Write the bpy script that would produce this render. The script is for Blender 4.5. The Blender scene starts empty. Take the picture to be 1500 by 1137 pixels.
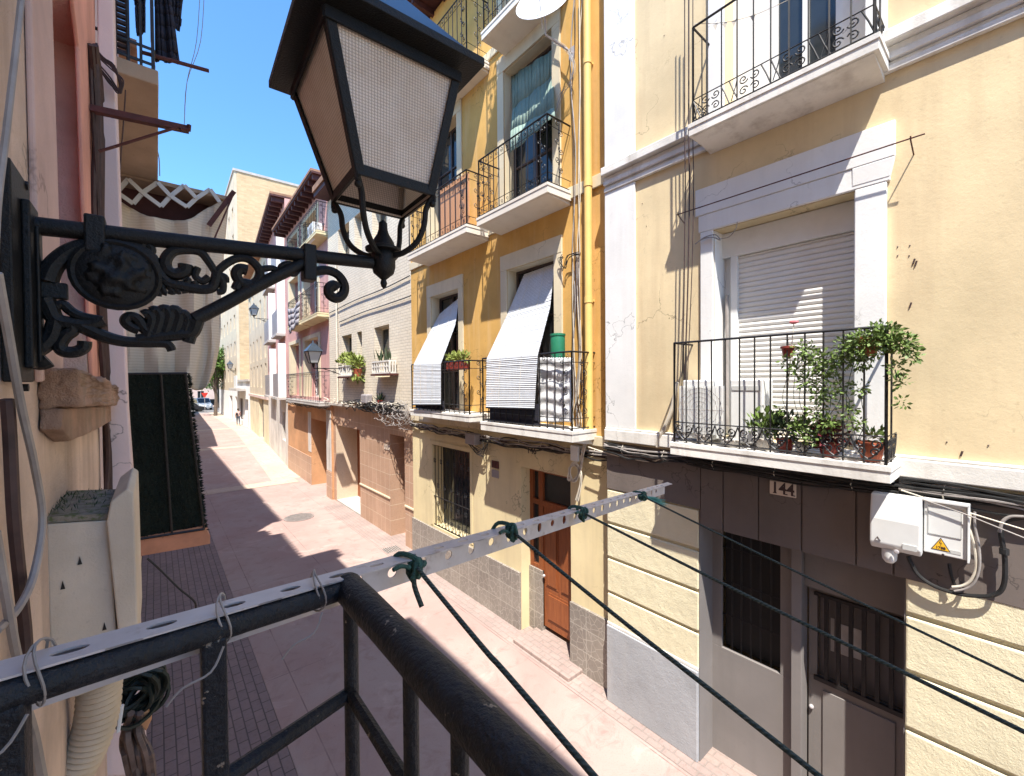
import bpy, bmesh, math, random
from mathutils import Vector, Matrix
random.seed(7)
rad=math.radians
SC=bpy.context.scene
COL=SC.collection
# ------------------------------------------------------------ camera
F=625.0; CX=750.0; CY=568.5; H=4.2          # focal length in pixels of the 1500 px wide photo
yaw=rad(39.8); roll=rad(0.45); pitch=math.atan((559.0-CY)/F)
fwd=Vector((math.sin(yaw)*math.cos(pitch),math.cos(yaw)*math.cos(pitch),math.sin(pitch)))
_r=Vector((math.cos(yaw),-math.sin(yaw),0)); _u=_r.cross(fwd)
RV=_r*math.cos(roll)-_u*math.sin(roll); UV=_r*math.sin(roll)+_u*math.cos(roll)
CAMP=Vector((0,0,H))
cd=bpy.data.cameras.new('camera'); cam=bpy.data.objects.new('camera',cd); COL.objects.link(cam)
cd.sensor_width=36; cd.lens=36*F/1500; cd.clip_start=0.02; cd.clip_end=2000
cam.matrix_world=Matrix(((RV.x,UV.x,-fwd.x,0),(RV.y,UV.y,-fwd.y,0),(RV.z,UV.z,-fwd.z,H),(0,0,0,1)))
SC.camera=cam
# ------------------------------------------------------------ light
SUN=Vector((1,1.2,-3.0)).normalized()
world=bpy.data.worlds.new('World'); SC.world=world; world.use_nodes=True
wn=world.node_tree.nodes; wl=world.node_tree.links
bg=wn['Background']; sky=wn.new('ShaderNodeTexSky'); sky.sky_type='NISHITA'; sky.sun_disc=False
sky.sun_elevation=math.asin(-SUN.z); sky.sun_rotation=math.atan2(-SUN.x,-SUN.y)
sky.air_density=1.25; sky.dust_density=0.35; sky.ozone_density=3.5; sky.altitude=200
tint=wn.new('ShaderNodeMix'); tint.data_type='RGBA'; tint.blend_type='MULTIPLY'; tint.inputs[0].default_value=1; wl.new(sky.outputs[0],tint.inputs[6]); tint.inputs[7].default_value=(.49,.74,.94,1)
wl.new(tint.outputs[2],bg.inputs[0]); bg.inputs[1].default_value=0.15
sl=bpy.data.lights.new('sun','SUN'); sl.energy=4.2; sl.angle=rad(0.53); sl.color=(1,0.95,0.87)
so=bpy.data.objects.new('sun',sl); COL.objects.link(so); so.rotation_euler=SUN.to_track_quat('-Z','Y').to_euler()
SC.view_settings.view_transform='Standard'; SC.view_settings.look='None'
SC.view_settings.exposure=1.34; SC.view_settings.gamma=1
# ------------------------------------------------------------ helpers
def ray(x,y): return fwd+RV*((x-CX)/F)+UV*((CY-y)/F)
def onX(x,y,X): v=ray(x,y); return CAMP+v*(X/v.x)
def onY(x,y,Y): v=ray(x,y); return CAMP+v*(Y/v.y)
def onZ(x,y,Z=0.0): v=ray(x,y); return CAMP+v*((Z-H)/v.z)

class Fac:                                  # a house front: s runs along the street, d out of the wall, z up
    def __init__(s,p0,p1):
        s.p0=Vector((p0[0],p0[1],0)); u=Vector((p1[0]-p0[0],p1[1]-p0[1],0)); s.L=u.length; s.u=u.normalized()
        s.n=Vector((-s.u.y,s.u.x,0))
    def P(s,a,z,d=0.0): q=s.p0+s.u*a+s.n*d; return Vector((q.x,q.y,z))
    def px(s,x,y,d=0.0):
        v=ray(x,y); o=s.p0+s.n*d; t=(o-CAMP).dot(s.n)/v.dot(s.n); q=CAMP+v*t
        return ((q-s.p0).dot(s.u),q.z)
    def rect(s,xl,yt,xr,yb,d=0.0):          # pixel corners top-left and bottom-right -> (s0,s1,z0,z1)
        a=s.px(xl,yt,d); b=s.px(xr,yb,d); return (b[0],a[0],b[1],a[1])

class MB:
    def __init__(s): s.v=[]; s.f=[]
    def add(s,vs,fs):
        o=len(s.v); s.v+= [Vector(v) for v in vs]; s.f+=[tuple(i+o for i in f) for f in fs]; return s
    def hexa(s,p):                          # 8 points: bottom 4 then top 4
        return s.add(p,[(0,3,2,1),(4,5,6,7),(0,1,5,4),(1,2,6,5),(2,3,7,6),(3,0,4,7)])
    def box(s,a,b):
        x0,y0,z0=a;x1,y1,z1=b
        return s.hexa([(x0,y0,z0),(x1,y0,z0),(x1,y1,z0),(x0,y1,z0),(x0,y0,z1),(x1,y0,z1),(x1,y1,z1),(x0,y1,z1)])
    def fbox(s,fc,s0,s1,z0,z1,d0,d1):
        P=fc.P
        return s.hexa([P(s0,z0,d0),P(s1,z0,d0),P(s1,z0,d1),P(s0,z0,d1),P(s0,z1,d0),P(s1,z1,d0),P(s1,z1,d1),P(s0,z1,d1)])
    def prism(s,poly,off):
        n=len(poly); off=Vector(off); vs=[Vector(p) for p in poly]+[Vector(p)+off for p in poly]
        fs=[tuple(range(n))[::-1],tuple(range(n,2*n))]+[(i,(i+1)%n,n+(i+1)%n,n+i) for i in range(n)]
        return s.add(vs,fs)
    def tube(s,pts,r,n=6,caps=True):
        pts=[Vector(p) for p in pts]; m=len(pts)
        if m<2: return s
        rs=r if isinstance(r,(list,tuple)) else [r]*m
        t=(pts[1]-pts[0]).normalized(); up=Vector((0,0,1)) if abs(t.z)<0.9 else Vector((1,0,0))
        a=t.cross(up).normalized(); o=len(s.v)
        for i,p in enumerate(pts):
            t2=(pts[min(i+1,m-1)]-pts[max(i-1,0)])
            t2=t2.normalized() if t2.length>1e-9 else t
            a=(a-t2*a.dot(t2))
            a=a.normalized() if a.length>1e-6 else t2.orthogonal().normalized()
            b=t2.cross(a)
            for k in range(n):
                w=2*math.pi*k/n; s.v.append(p+(a*math.cos(w)+b*math.sin(w))*rs[i])
            t=t2
        for i in range(m-1):
            for k in range(n):
                k2=(k+1)%n; s.f.append((o+i*n+k,o+i*n+k2,o+(i+1)*n+k2,o+(i+1)*n+k))
        if caps:
            s.f.append(tuple(o+k for k in range(n))[::-1]); s.f.append(tuple(o+(m-1)*n+k for k in range(n)))
        return s
    def lathe(s,c,prof,n=16,ax=None,ay=None,az=None):  # prof: (radius, height)
        c=Vector(c); ax=ax or Vector((1,0,0)); ay=ay or Vector((0,1,0)); az=az or Vector((0,0,1)); o=len(s.v)
        for r,h in prof:
            for k in range(n):
                w=2*math.pi*k/n; s.v.append(c+ax*(r*math.cos(w))+ay*(r*math.sin(w))+az*h)
        for i in range(len(prof)-1):
            for k in range(n):
                k2=(k+1)%n; s.f.append((o+i*n+k,o+i*n+k2,o+(i+1)*n+k2,o+(i+1)*n+k))
        s.f.append(tuple(o+k for k in range(n))[::-1]); s.f.append(tuple(o+(len(prof)-1)*n+k for k in range(n)))
        return s
    def ball(s,c,r,n=8,sq=(1,1,1),jit=0):
        c=Vector(c); prof=[(math.sin(math.pi*i/n),-math.cos(math.pi*i/n)) for i in range(n+1)]; o=len(s.v); m=n*2
        for rr,h in prof:
            for k in range(m):
                w=2*math.pi*k/m; j=1+random.uniform(-jit,jit)
                s.v.append(c+Vector((rr*math.cos(w)*sq[0],rr*math.sin(w)*sq[1],h*sq[2]))*r*j)
        for i in range(n):
            for k in range(m):
                k2=(k+1)%m; s.f.append((o+i*m+k,o+i*m+k2,o+(i+1)*m+k2,o+(i+1)*m+k))
        return s
    def leaf(s,p,size,dirv=None,asp=0.5):
        d=dirv or Vector((random.gauss(0,1),random.gauss(0,1),random.gauss(0,.8))).normalized()
        q=d.orthogonal().normalized(); q.rotate(Matrix.Rotation(random.uniform(0,6.3),3,d)); p=Vector(p)
        a=p; b=p+d*size*.5+q*size*asp*.5; c=p+d*size; e=p+d*size*.5-q*size*asp*.5
        return s.add([a,b,c,e],[(0,1,2,3)])
    def build(s,name,mat,parent=None,smooth=False,bevel=0,label=None):
        me=bpy.data.meshes.new(name); off=parent_loc(parent) if parent else Vector((0,0,0))
        if s.v:
            if not parent:
                lo=Vector([min(v[i] for v in s.v) for i in range(3)]); hi=Vector([max(v[i] for v in s.v) for i in range(3)])
                off=Vector(((lo.x+hi.x)/2,(lo.y+hi.y)/2,lo.z))
        me.from_pydata([v-off for v in s.v],[],s.f); me.validate(); me.update()
        o=bpy.data.objects.new(name,me); COL.objects.link(o)
        if parent: o.parent=parent; 
        else: o.location=off
        o['_off']=list(off)
        if parent: pass
        bm=bmesh.new(); bm.from_mesh(me); bmesh.ops.recalc_face_normals(bm,faces=bm.faces); bm.to_mesh(me); bm.free()
        me.materials.append(mat)
        if smooth:
            for p in me.polygons: p.use_smooth=True
            try: me.set_sharp_from_angle(angle=rad(40))
            except Exception: pass
        if bevel:
            b=o.modifiers.new('edge','BEVEL'); b.width=bevel; b.segments=2; b.limit_method='ANGLE'
        if label: o['label']=label
        return o
def parent_loc(o): return Vector(o['_off'])
def thing(name,label,cat,loc,group=None,kind=None):
    o=bpy.data.objects.new(name,None); COL.objects.link(o); o.location=loc; o['_off']=list(loc); o.empty_display_size=.1
    return tag(o,label,cat,group,kind)
def tag(o,label=None,cat=None,group=None,kind=None):
    if label: o['label']=label
    if cat: o['category']=cat
    if group: o['group']=group
    if kind: o['kind']=kind
    return o
def struct(name,mb,m): o=mb.build(name,m); o['kind']='structure'; return o

# ------------------------------------------------------------ materials
def N(nt,t,**k):
    n=nt.nodes.new(t)
    for a,b in k.items(): setattr(n,a,b)
    return n
def mixc(nt,f,a,b,bt='MIX'):
    m=N(nt,'ShaderNodeMix',data_type='RGBA',blend_type=bt)
    for s,v in ((m.inputs[0],f),(m.inputs[6],a),(m.inputs[7],b)):
        if isinstance(v,bpy.types.NodeSocket): nt.links.new(v,s)
        elif isinstance(v,(int,float)): s.default_value=v
        else: s.default_value=(*v,1)
    return m.outputs[2]
def ramp(nt,v,p0,p1,a=(0,0,0),b=(1,1,1)):
    r=N(nt,'ShaderNodeValToRGB'); e=r.color_ramp.elements; e[0].position=p0; e[1].position=p1
    e[0].color=(*a,1); e[1].color=(*b,1); nt.links.new(v,r.inputs[0]); return r.outputs[0]
def noise(nt,co,sc,det=4,ro=.55,dis=0):
    n=N(nt,'ShaderNodeTexNoise'); n.inputs['Scale'].default_value=sc; n.inputs['Detail'].default_value=det
    n.inputs['Roughness'].default_value=ro; n.inputs['Distortion'].default_value=dis
    nt.links.new(co,n.inputs['Vector']); return n.outputs['Fac']
def worldco(nt):
    g=N(nt,'ShaderNodeNewGeometry'); return g.outputs['Position']
def base(name,rough=.8,metal=0,spec=.4):
    m=bpy.data.materials.new(name); m.use_nodes=True; nt=m.node_tree; b=nt.nodes['Principled BSDF']
    b.inputs['Roughness'].default_value=rough; b.inputs['Metallic'].default_value=metal
    b.inputs['Specular IOR Level'].default_value=spec
    return m,nt,b
def bump(nt,b,h,st,dist=.01):
    n=N(nt,'ShaderNodeBump'); n.inputs['Strength'].default_value=st; n.inputs['Distance'].default_value=dist
    nt.links.new(h,n.inputs['Height']); nt.links.new(n.outputs[0],b.inputs['Normal']); return n
def plaster(name,c,var=.12,dirt=None,rough=.9,bs=.5,bd=.006,sc=1.0,crack=True,streak=.25,co=None):
    m,nt,b=base(name,rough,0,.2); co=co or worldco(nt)
    big=noise(nt,co,.9*sc,5,.6); fine=noise(nt,co,14*sc,6,.65); 
    mp=N(nt,'ShaderNodeMapping'); mp.inputs['Scale'].default_value=(4,4,.35); nt.links.new(co,mp.inputs[0])
    st=noise(nt,mp.outputs[0],1.2,5,.6)
    dk=tuple(x*(1-2*var) for x in c); lt=tuple(min(1,x*(1+var*.7)) for x in c)
    col=mixc(nt,ramp(nt,big,.3,.7),dk,lt)
    col=mixc(nt,ramp(nt,fine,.62,.72),col,tuple(x*(1-var*1.6) for x in c))
    d=dirt or tuple(x*.45 for x in c)
    f=N(nt,'ShaderNodeMath',operation='MULTIPLY'); nt.links.new(ramp(nt,st,.5,.74),f.inputs[0]); f.inputs[1].default_value=streak
    col=mixc(nt,f.outputs[0],col,d)
    if crack:
        v=N(nt,'ShaderNodeTexVoronoi',feature='DISTANCE_TO_EDGE'); v.inputs['Scale'].default_value=.8
        w=N(nt,'ShaderNodeVectorMath',operation='ADD'); nn=N(nt,'ShaderNodeTexNoise'); nn.inputs['Scale'].default_value=3; nn.inputs['Detail'].default_value=6
        nt.links.new(co,nn.inputs['Vector']); nt.links.new(co,w.inputs[0]); nt.links.new(nn.outputs['Color'],w.inputs[1]); nt.links.new(w.outputs[0],v.inputs['Vector'])
        cr=ramp(nt,v.outputs['Distance'],.0,.006,(1,1,1),(0,0,0))
        g=N(nt,'ShaderNodeMath',operation='MULTIPLY'); nt.links.new(cr,g.inputs[0]); nt.links.new(ramp(nt,noise(nt,co,.7,2),.52,.6),g.inputs[1])
        col=mixc(nt,g.outputs[0],col,tuple(x*.35 for x in c))
    nt.links.new(col,b.inputs['Base Color'])
    hh=mixc(nt,.35,noise(nt,co,5*sc,5,.6),noise(nt,co,45*sc,4,.7)); bump(nt,b,hh,bs,bd)
    return m
def flat(name,c,rough=.6,metal=0,var=.15,sc=8,bs=.15,bd=.002,spec=.4,c2=None,lo=.55,hi=.7):
    m,nt,b=base(name,rough,metal,spec); co=worldco(nt); n1=noise(nt,co,sc,5,.6)
    col=mixc(nt,ramp(nt,n1,.3,.7),tuple(x*(1-var) for x in c),tuple(min(1,x*(1+var)) for x in c))
    if c2: col=mixc(nt,ramp(nt,noise(nt,co,sc*1.7,6,.65),lo,hi),col,c2)
    nt.links.new(col,b.inputs['Base Color']); bump(nt,b,noise(nt,co,sc*5,4,.6),bs,bd); return m
def bricks(name,c1,c2,mortar,plane,w,h,ms=.01,off=.5,rough=.85,bs=.6,var=.25,scale=1.0):
    m,nt,b=base(name,rough,0,.25); co=worldco(nt); sp=N(nt,'ShaderNodeSeparateXYZ'); nt.links.new(co,sp.inputs[0])
    cb=N(nt,'ShaderNodeCombineXYZ'); nt.links.new(sp.outputs[plane[0]],cb.inputs[0]); nt.links.new(sp.outputs[plane[1]],cb.inputs[1])
    t=N(nt,'ShaderNodeTexBrick'); t.offset=off; nt.links.new(cb.outputs[0],t.inputs['Vector'])
    t.inputs['Scale'].default_value=scale; t.inputs['Brick Width'].default_value=w; t.inputs['Row Height'].default_value=h
    t.inputs['Mortar Size'].default_value=ms; t.inputs['Mortar Smooth'].default_value=.3; t.inputs['Bias'].default_value=0
    t.inputs['Color1'].default_value=(*c1,1); t.inputs['Color2'].default_value=(*c2,1); t.inputs['Mortar'].default_value=(*mortar,1)
    n1=noise(nt,co,1.3,5,.6); n2=noise(nt,co,22,5,.7)
    col=mixc(nt,ramp(nt,n1,.3,.7),mixc(nt,1,t.outputs['Color'],(1-var,)*3,'MULTIPLY'),t.outputs['Color'])
    col=mixc(nt,ramp(nt,n2,.5,.75),col,mixc(nt,1,col,(.8,.78,.75),'MULTIPLY'))
    nt.links.new(col,b.inputs['Base Color'])
    inv=N(nt,'ShaderNodeMath',operation='MULTIPLY_ADD'); nt.links.new(t.outputs['Fac'],inv.inputs[0]); inv.inputs[1].default_value=-1; nt.links.new(n2,inv.inputs[2])
    bump(nt,b,inv.outputs[0],bs,.006); return m
M={}
M['beige']=plaster('beige_stucco',(.74,.60,.375),.11,dirt=(.55,.42,.26),bs=.65,streak=.55)
M['yellow']=plaster('yellow_stucco',(.66,.385,.115),.13,dirt=(.72,.5,.26),bs=.5,streak=.5)
M['pipe_yellow']=flat('yellow_pipe_paint',(.78,.52,.17),.55,var=.06)
M['white']=plaster('white_paint',(.80,.79,.765),.06,dirt=(.5,.45,.4),bs=.6,streak=.2)
M['whitetrim']=plaster('whitewashed_ledge',(.8,.77,.71),.10,dirt=(.36,.31,.26),bs=.8,sc=2,streak=.6)
M['slab']=plaster('cream_balcony_slab',(.78,.71,.60),.06,dirt=(.5,.42,.33),bs=.4,streak=.3,crack=False)
M['cream']=plaster('cream_surround',(.70,.60,.42),.1,dirt=(.42,.33,.22),bs=.5)
M['creamwall']=plaster('pale_yellow_render',(.72,.60,.36),.09,dirt=(.45,.36,.24),bs=.6,streak=.35)
M['rustic']=plaster('rough_cream_render',(.76,.68,.47),.07,bs=1.0,bd=.014,sc=1.6,crack=False,streak=.1)
M['frieze']=plaster('brown_grey_paint',(.17,.14,.125),.12,bs=.4,streak=.2)
M['greydoor']=plaster('grey_brown_portal_paint',(.22,.20,.19),.08,bs=.3,streak=.15,crack=False)
M['blueplinth']=plaster('blue_grey_plinth',(.38,.385,.40),.1,dirt=(.5,.48,.45),bs=1.0,bd=.012,streak=.3,crack=False)
M['stonetile']=bricks('grey_stone_tile',(.33,.29,.25),(.27,.235,.205),(.5,.46,.4),(1,2),.33,.33,.006,0,.45,.2,.25)
def veins(m,c,sc):
    nt=m.node_tree; b=nt.nodes['Principled BSDF']; src=b.inputs['Base Color'].links[0].from_socket; co=worldco(nt)
    v=N(nt,'ShaderNodeTexVoronoi',feature='DISTANCE_TO_EDGE'); v.inputs['Scale'].default_value=sc; v.inputs['Randomness'].default_value=1; nt.links.new(co,v.inputs['Vector'])
    nt.links.new(mixc(nt,ramp(nt,v.outputs['Distance'],.0,.05,(.6,.6,.6),(0,0,0)),src,c),b.inputs['Base Color'])
veins(M['stonetile'],(.50,.45,.39),9)
M['granite']=bricks('pink_brown_granite_tile',(.53,.34,.235),(.49,.31,.21),(.7,.55,.4),(1,2),.3,.42,.007,0,.45,.2,.2)
M['cobrick']=bricks('cream_facing_brick',(.76,.67,.53),(.71,.62,.49),(.50,.43,.34),(1,2),.24,.075,.007,.5,.85,.6,.12)
M['towerbrick']=bricks('tan_brick',(.68,.49,.28),(.58,.40,.22),(.5,.4,.28),(0,2),.5,.15,.012,.5,.85,.5,.15)
M['pink']=plaster('pink_paint',(.60,.34,.30),.12,bs=.4)
M['palepink']=plaster('pale_pink_paint',(.66,.50,.44),.12,bs=.4)
M['orange']=plaster('orange_paint',(.58,.31,.16),.15,dirt=(.5,.36,.24),bs=.4)
M['farbeige']=plaster('far_beige_render',(.62,.52,.38),.08,bs=.3)
M['oldwhite']=plaster('peeling_whitewash',(.68,.63,.57),.15,dirt=(.3,.25,.2),bs=.7,streak=.7)
M['ownwall']=plaster('faded_peach_render',(.74,.57,.46),.15,dirt=(.40,.29,.22),bs=1.0,bd=.012,sc=3.5,streak=.8)
M['ownpink']=plaster('pink_beige_moulding',(.70,.49,.42),.12,dirt=(.35,.22,.17),bs=.7,sc=3,streak=.4)
M['redjamb']=plaster('brick_red_paint',(.88,.18,.17),.12,bs=.5,sc=3,crack=False)
M['orangejamb']=plaster('orange_paint_soffit',(.82,.33,.08),.12,bs=.5,sc=3,crack=False)
M['salmon']=plaster('salmon_paint',(.74,.37,.28),.14,dirt=(.3,.12,.08),bs=.7,sc=3)
M['pier']=plaster('pale_pink_pier_render',(.76,.60,.57),.07,bs=.4,sc=2,streak=.2)
M['brokenstone']=plaster('broken_terracotta_stone',(.66,.43,.31),.22,dirt=(.7,.55,.42),bs=1.2,bd=.03,sc=6,streak=.6)
M['soffit']=plaster('tan_soffit_render',(.42,.31,.22),.15,bs=.5,sc=2)
M['boxplaster']=plaster('worn_cream_box',(.62,.53,.42),.1,dirt=(.25,.22,.18),bs=.5,sc=5,streak=.25)
M['iron']=flat('black_iron',(.022,.02,.02),.45,.3,.3,30,.3,.002,.5,(.09,.045,.025),.66,.78)
M['castiron']=flat('cast_iron_lamp_paint',(.006,.006,.006),.5,.0,.3,40,.7,.003,.3,(.035,.03,.026),.64,.78)
M['railpaint']=flat('chipped_navy_railing_paint',(.009,.011,.015),.5,.0,.4,26,1.0,.004,.35,(.24,.20,.16),.655,.675)
M['roofmetal']=flat('lantern_roof_metal',(.05,.065,.085),.35,.5,.2,12)
M['rust']=flat('brown_rusty_metal',(.09,.03,.025),.6,.2,.3,20,.3,.002,.3,(.2,.1,.06),.6,.75)
M['galv']=flat('galvanised_slotted_steel',(.50,.47,.475),.45,.25,.12,18,.2,.001,.5,(.36,.31,.3),.58,.7)
M['plastic']=flat('light_grey_plastic',(.66,.66,.64),.45,0,.05,5,.05)
M['plasticdark']=flat('mid_grey_plastic',(.52,.52,.50),.5,0,.05,5,.05)
M['acwhite']=flat('white_enamel',(.72,.72,.70),.4,0,.05,6,.05)
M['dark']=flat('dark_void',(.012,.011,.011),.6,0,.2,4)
M['darkglass']=flat('dark_window_glass',(.025,.03,.033),.08,0,.2,3,0,.001,.6)
M['shutterwhite']=flat('pale_roller_slats',(.70,.68,.64),.5,0,.05,3,.05)
M['darkshutter']=flat('dark_brown_shutter',(.07,.05,.045),.6,0,.2,6)
M['wood']=None
M['blind']=flat('pale_grey_blind_slats',(.60,.62,.645),.6,0,.06,6,.1)
M['greenblind']=flat('sea_green_awning_cloth',(.20,.27,.22),.8,0,.12,6,.2)
M['cable']=flat('black_cable',(.018,.018,.018),.5,0,.3,10)
M['cablegrey']=flat('grey_cable',(.30,.27,.25),.6,0,.25,10)
M['cablebrown']=flat('brown_cable_bundle',(.055,.03,.027),.6,0,.4,14)
M['cablewhite']=flat('cream_cable',(.62,.56,.46),.6,0,.15,10)
M['terracotta']=flat('terracotta_pot',(.45,.12,.06),.65,0,.15,10)
M['redpot']=flat('dark_red_pot',(.22,.035,.025),.45,0,.15,8)
M['whitepot']=flat('whitewashed_pot',(.66,.62,.56),.6,0,.12,10)
M['leaf']=flat('green_leaf',(.12,.18,.04),.55,0,.35,40,0)
M['leaflight']=flat('light_green_leaf',(.20,.24,.05),.55,0,.3,40,0)
M['leafdark']=flat('dark_green_leaf',(.03,.05,.02),.55,0,.35,40,0)
M['leafred']=flat('dark_red_leaf',(.13,.02,.025),.6,0,.3,40,0)
M['treeleaf']=flat('plane_tree_leaf',(.085,.16,.025),.6,0,.4,2,0)
M['bark']=flat('bark',(.12,.09,.07),.9,0,.3,6,.5)
M['cloth']=None
M['darkcloth']=flat('dark_navy_cloth',(.018,.018,.03),.9,0,.3,12,.3)
M['mesh']=None
M['green']=flat('green_plastic_drum',(.02,.17,.09),.4,0,.1,5)
M['bag']=flat('white_plastic_bag',(.72,.72,.72),.5,0,.08,12,.6,.01)
M['tileterra']=flat('terracotta_tile',(.50,.22,.12),.7,0,.15,9,.2)
M['roof']=flat('clay_roof_tile',(.28,.15,.09),.85,0,.3,3,.5)
M['eave']=flat('dark_maroon_eave_wood',(.07,.022,.02),.7,0,.25,8)
M['whitesign']=flat('cream_number_tile',(.62,.52,.42),.35,0,.08,14)
M['ink']=flat('dark_painted_numerals',(.05,.03,.03),.6)
M['warn']=flat('yellow_warning_sticker',(.80,.45,.03),.5,0,.04)
M['dish']=flat('white_dish',(.80,.80,.80),.4,0,.03,4,.02)
M['skin']=flat('skin',(.45,.25,.17),.6)
M['pinkshirt']=flat('pale_pink_shirt',(.55,.36,.33),.85)
M['trousers']=flat('dark_blue_trousers',(.05,.06,.09),.85)
M['hair']=flat('dark_hair',(.02,.015,.012),.7)
M['carwhite']=flat('pale_van_paint',(.5,.53,.56),.3,.2,.03,2,0)
M['cardark']=flat('dark_car_paint',(.03,.03,.035),.3,.2,.03,2,0)
M['rubber']=flat('tyre_rubber',(.02,.02,.02),.9)
M['redsign']=flat('red_road_sign',(.55,.04,.03),.5)
M['panelgrey']=flat('grey_balcony_panel',(.28,.25,.25),.6,0,.1,4)
M['concrete']=plaster('pale_concrete',(.5,.46,.42),.12,bs=.5)
def rope_mat():
    m,nt,b=base('green_twisted_rope',.7,0,.3); co=worldco(nt)
    w=N(nt,'ShaderNodeTexWave',bands_direction='DIAGONAL'); w.inputs['Scale'].default_value=70; w.inputs['Distortion'].default_value=1
    nt.links.new(co,w.inputs['Vector']); col=mixc(nt,w.outputs['Fac'],(.035,.055,.048),(.07,.095,.085)); nt.links.new(col,b.inputs['Base Color'])
    bump(nt,b,w.outputs['Fac'],.7,.002); return m
M['rope']=rope_mat(); M['knot']=flat('green_knot_rope',(.03,.085,.065),.75,0,.5,90,.8,.003)
def wood_mat(name,c1,c2):
    m,nt,b=base(name,.5,0,.4); co=worldco(nt); mp=N(nt,'ShaderNodeMapping'); mp.inputs['Scale'].default_value=(9,9,.8); nt.links.new(co,mp.inputs[0])
    n=noise(nt,mp.outputs[0],3,6,.65,.6); nt.links.new(mixc(nt,ramp(nt,n,.3,.7),c1,c2),b.inputs['Base Color']); bump(nt,b,n,.2,.002); return m
M['wood']=wood_mat('varnished_door_wood',(.20,.055,.018),(.30,.095,.03))
M['woodlight']=wood_mat('honey_wood_frame',(.40,.17,.05),(.5,.23,.08))
M['woodpanel']=wood_mat('orange_wood_screen',(.50,.23,.10),(.6,.32,.16))
def cloth_mat():
    m,nt,b=base('striped_cream_canvas',.9,0,.1); co=worldco(nt); sp=N(nt,'ShaderNodeSeparateXYZ'); nt.links.new(co,sp.inputs[0])
    w=N(nt,'ShaderNodeTexWave',bands_direction='Z'); w.inputs['Scale'].default_value=14; w.inputs['Distortion'].default_value=2.2; w.inputs['Detail'].default_value=3; nt.links.new(co,w.inputs['Vector'])
    col=mixc(nt,ramp(nt,w.outputs['Fac'],.2,.9),(.60,.51,.39),(.66,.57,.455)); nt.links.new(col,b.inputs['Base Color'])
    bump(nt,b,noise(nt,co,120,3),.3,.002)
    return m
M['cloth']=cloth_mat()
M['fringe']=flat('green_black_shade_mesh',(.008,.013,.007),.9,0,.5,120,.5,.004)
def glass_mat():
    m,nt,b=base('textured_lantern_glass',.5,0,.5); co=N(nt,'ShaderNodeTexCoord').outputs['UV']
    sp=N(nt,'ShaderNodeSeparateXYZ'); nt.links.new(co,sp.inputs[0])
    def sn(o,k):
        a=N(nt,'ShaderNodeMath',operation='MULTIPLY'); nt.links.new(o,a.inputs[0]); a.inputs[1].default_value=k
        c=N(nt,'ShaderNodeMath',operation='SINE'); nt.links.new(a.outputs[0],c.inputs[0]); return c.outputs[0]
    k=2*math.pi*46
    mm=N(nt,'ShaderNodeMath',operation='MULTIPLY'); nt.links.new(sn(sp.outputs[0],k*.5),mm.inputs[0]); nt.links.new(sn(sp.outputs[1],k*.5),mm.inputs[1])
    ab=N(nt,'ShaderNodeMath',operation='ABSOLUTE'); nt.links.new(mm.outputs[0],ab.inputs[0])
    wc=worldco(nt); st=ramp(nt,noise(nt,wc,9,5,.6),.4,.75)
    st2=ramp(nt,noise(nt,wc,160,3,.6),.7,.76)
    col=mixc(nt,ramp(nt,ab.outputs[0],.0,.5),(.50,.43,.365),(.84,.76,.675)); col=mixc(nt,st,col,mixc(nt,1,col,(.85,.8,.74),'MULTIPLY'))
    col=mixc(nt,st2,col,(.15,.11,.08))
    nt.links.new(col,b.inputs['Base Color']); bump(nt,b,ab.outputs[0],.5,.004)
    tr=N(nt,'ShaderNodeBsdfTranslucent'); nt.links.new(col,tr.inputs[0]); mx=N(nt,'ShaderNodeMixShader'); mx.inputs[0].default_value=.15
    nt.links.new(b.outputs[0],mx.inputs[1]); nt.links.new(tr.outputs[0],mx.inputs[2])
    nt.links.new(mx.outputs[0],nt.nodes['Material Output'].inputs[0]); return m
M['lampglass']=glass_mat()
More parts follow.
